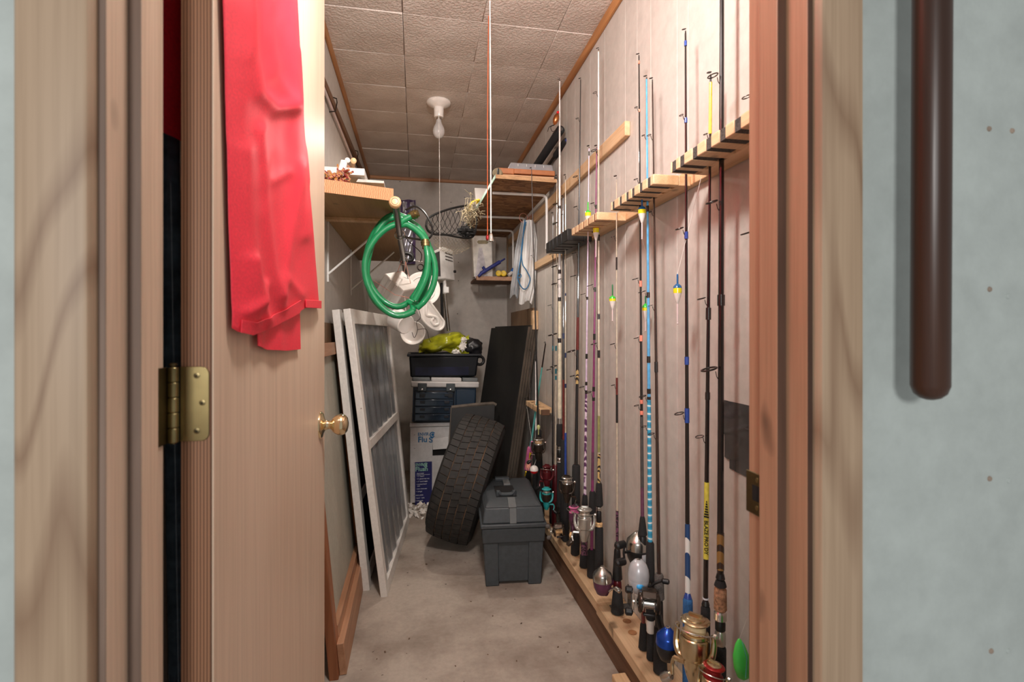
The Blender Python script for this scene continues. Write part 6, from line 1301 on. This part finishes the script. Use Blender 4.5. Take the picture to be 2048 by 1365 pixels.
bobber('green topped float half hidden behind the coral wrapped rod', 1291, (592, 608, 616, 622, 643, 660), 6.6, 'bob_green', 'bob_dkgreen', 0.690)
bobber('blue topped float hanging alone between the dark brown and blue footed rods', 1355, (548, 568, 577, 587, 608, 645), 8.6, 'bob_blue', 'bob_blue', 0.640, 0, (0.7045, ax(1355, 577, 0.64).y, 1.468))
c = ax(1077, 856, 0.59)
solid('pale_float', MB().lathe([(0.002, -0.034), (0.002, -0.012), (0.006, -0.006), (0.009, 0.004), (0.007, 0.010), (0.002, 0.014)], c, (0, 0, 1), 16), plain('pale_lime_float', (206, 210, 140), 0.4), 'small pale lime float just above the black and silver far reel', 'float')
# copper lure near the ceiling
c = ax(1112, 238, 0.64)
lu = thing('spoon_lure', 'copper spoon lure with dark hooks hanging near the tip of the cream rod', 'lure', c)
dl = Vector((0.25, -0.1, 0.9)).normalized()
part('spoon', MB().lathe([(0.001, -0.03), (0.009, -0.022), (0.014, -0.005), (0.012, 0.014), (0.004, 0.028), (0.001, 0.03)], c, dl, 18), 'copper', lu)
part('red_head', MB().lathe([(0.004, 0.022), (0.007, 0.028), (0.005, 0.036), (0.001, 0.038)], c, dl, 12), 'bob_red', lu)
part('hook', MB().tube(curve([c - dl * 0.03, c - dl * 0.045 + Vector((-0.012, 0, 0.006)), c - dl * 0.06, c - dl * 0.055 + Vector((0.012, 0, 0)), c - dl * 0.07 + Vector((0.004, 0, 0))], 5), 0.0016, 6).tube(curve([c - dl * 0.028, c - dl * 0.04 + Vector((-0.02, 0, 0)), c - dl * 0.062 + Vector((-0.022, 0, 0))], 5), 0.0016, 6).tube([c + dl * 0.03, (RX_, 2.33, c.z + 0.04)], 0.0008, 5), 'wire', lu)
# green lure by the jamb
c = ax(1483, 1320, 0.665)
gl = thing('green_lure', 'bright green plastic lure low on the hidden rod beside the jamb', 'lure', c - Vector((0, 0, 0.04)))
part('body', MB().lathe([(0.003, -0.043), (0.013, -0.036), (0.0185, -0.016), (0.0175, 0.008), (0.010, 0.032), (0.003, 0.043), (0.001, 0.044)], (0, 0, 0), (0, 0, 1), 22).map(lambda q: c + Vector((q[0], q[1] * 0.7, q[2])) + Vector((-0.12 * q[2], 0, 0))), 'greenlure', gl, None, 0, None, 60)
part('seam', MB().tube([c + Vector((0.0, -0.0135, -0.03)), c + Vector((0.004, -0.012, 0.01)), c + Vector((-0.002, -0.005, 0.04))], 0.0008, 5), 'tealrod', gl)
part('line', MB().tube([c + Vector((-0.005, 0, 0.043)), Vector((RX_, 0.915, 0.55))], 0.0006, 4), 'string', gl)
# lures and round float among the far reels
c = ax(1068, 940, 0.575)
rf = thing('round_float', 'round white and red float hanging among the far reels above the toolbox', 'float', c)
part('upper_half', MB().lathe([(0.0215, -0.004), (0.0215, 0.004), (0.018, 0.013), (0.010, 0.0195), (0.001, 0.0215)], c, (0, 0, 1), 24), 'bob_white', rf)
part('lower_half', MB().lathe([(0.001, -0.0215), (0.010, -0.0195), (0.018, -0.013), (0.0212, -0.004), (0.01, -0.0039)], c, (0, 0, 1), 24), 'bob_red', rf)
part('line', MB().tube([c + Vector((0, 0, 0.0215)), Vector((0.64, 2.57, c.z + 0.10))], 0.0006, 4), 'string', rf)
lp2 = thing('jig_lure', 'pink and yellow jig lure with striped skirt hanging left of the round float', 'lure', ax(1060, 920, 0.58))
part('head', MB().tube([ax(1064, 884, 0.58), ax(1061, 905, 0.58)], [0.006, 0.005], 10), 'pink', lp2)
part('middle', MB().tube([ax(1061, 906, 0.58), ax(1060, 916, 0.58)], 0.006, 10), 'yellow', lp2)
mb = MB()
for k in range(9): mb.tube(curve([ax(1059, 916, 0.58), ax(1056 + k * 0.9 - 3, 926, 0.575), ax(1052 + k * 1.2 - 1, 936 + (k % 3) * 3, 0.57)], 4), 0.0018, 5)
part('skirt', mb, 'pinkcord', lp2)
part('tail', MB().tube([ax(1052, 944, 0.57), ax(1050, 952, 0.57)], 0.004, 8), 'yellow', lp2)
part('line', MB().tube([ax(1064, 884, 0.58), Vector((0.62, 2.85, 0.66))], 0.0006, 4), 'string', lp2)
# duct tape patch on the right wall
dt = thing('tape_patch', 'overlapping strips of grey duct tape stuck on the right wall beside the jamb', 'tape', (XR, 1.06, 0.76))
for k, (vl0, vl1, vr0, vr1, ul) in enumerate(((800, 836, 812, 862, 1447), (835, 868, 852, 886, 1447), (868, 914, 880, 940, 1449), (918, 937, 930, 958, 1459))):
    X = XR - 0.0006 - 0.0003 * k
    def ft(i, j, a=ul, b=1512, v0=vl0, v1=vl1, w0=vr0, w1=vr1, X=X, k=k):
        u = a + (b - a) * i; vt = v0 + (w0 - v0) * (u - a) / (1500 - a); vb = v1 + (w1 - v1) * (u - a) / (1500 - a)
        q = ax(u, vt + (vb - vt) * j, X); q.x -= 0.0025 * max(0, math.sin(i * 7 + j * (9 - 3 * k) + k * 2)) ** 8; return q
    part('tape_strip', MB().sheet(ft, 20, 8, (-0.0003, 0, 0)), 'duct', dt, None, 0, None, 50)
# litter on the floor
mb = MB(); r6_ = random.Random(21)
for k in range(26):
    u = r6_.uniform(735, 1240); v = r6_.uniform(1120, 1350); a = az(u, v, 0.0)
    if a.x > 0.60 or a.x < -0.18: continue
    if 0.27 < a.x < 0.58 and a.y > 2.0: continue
    s = r6_.uniform(0.001, 0.003); mm = Matrix.Translation(a + Vector((0, 0, s * 0.4))) @ rotm(r6_.uniform(-0.5, 0.5), 0, r6_.uniform(0, 6))
    mb.box((-s * 1.6, -s, -s * 0.4), (s * 1.6, s, s * 0.4), mm)
solid('floor_litter', mb, stained('dry_litter', (110, 84, 64), (60, 46, 36), 20, 0.8), 'tiny dry crumbs scattered over the concrete floor', 'litter', None, 0, 'stuff')
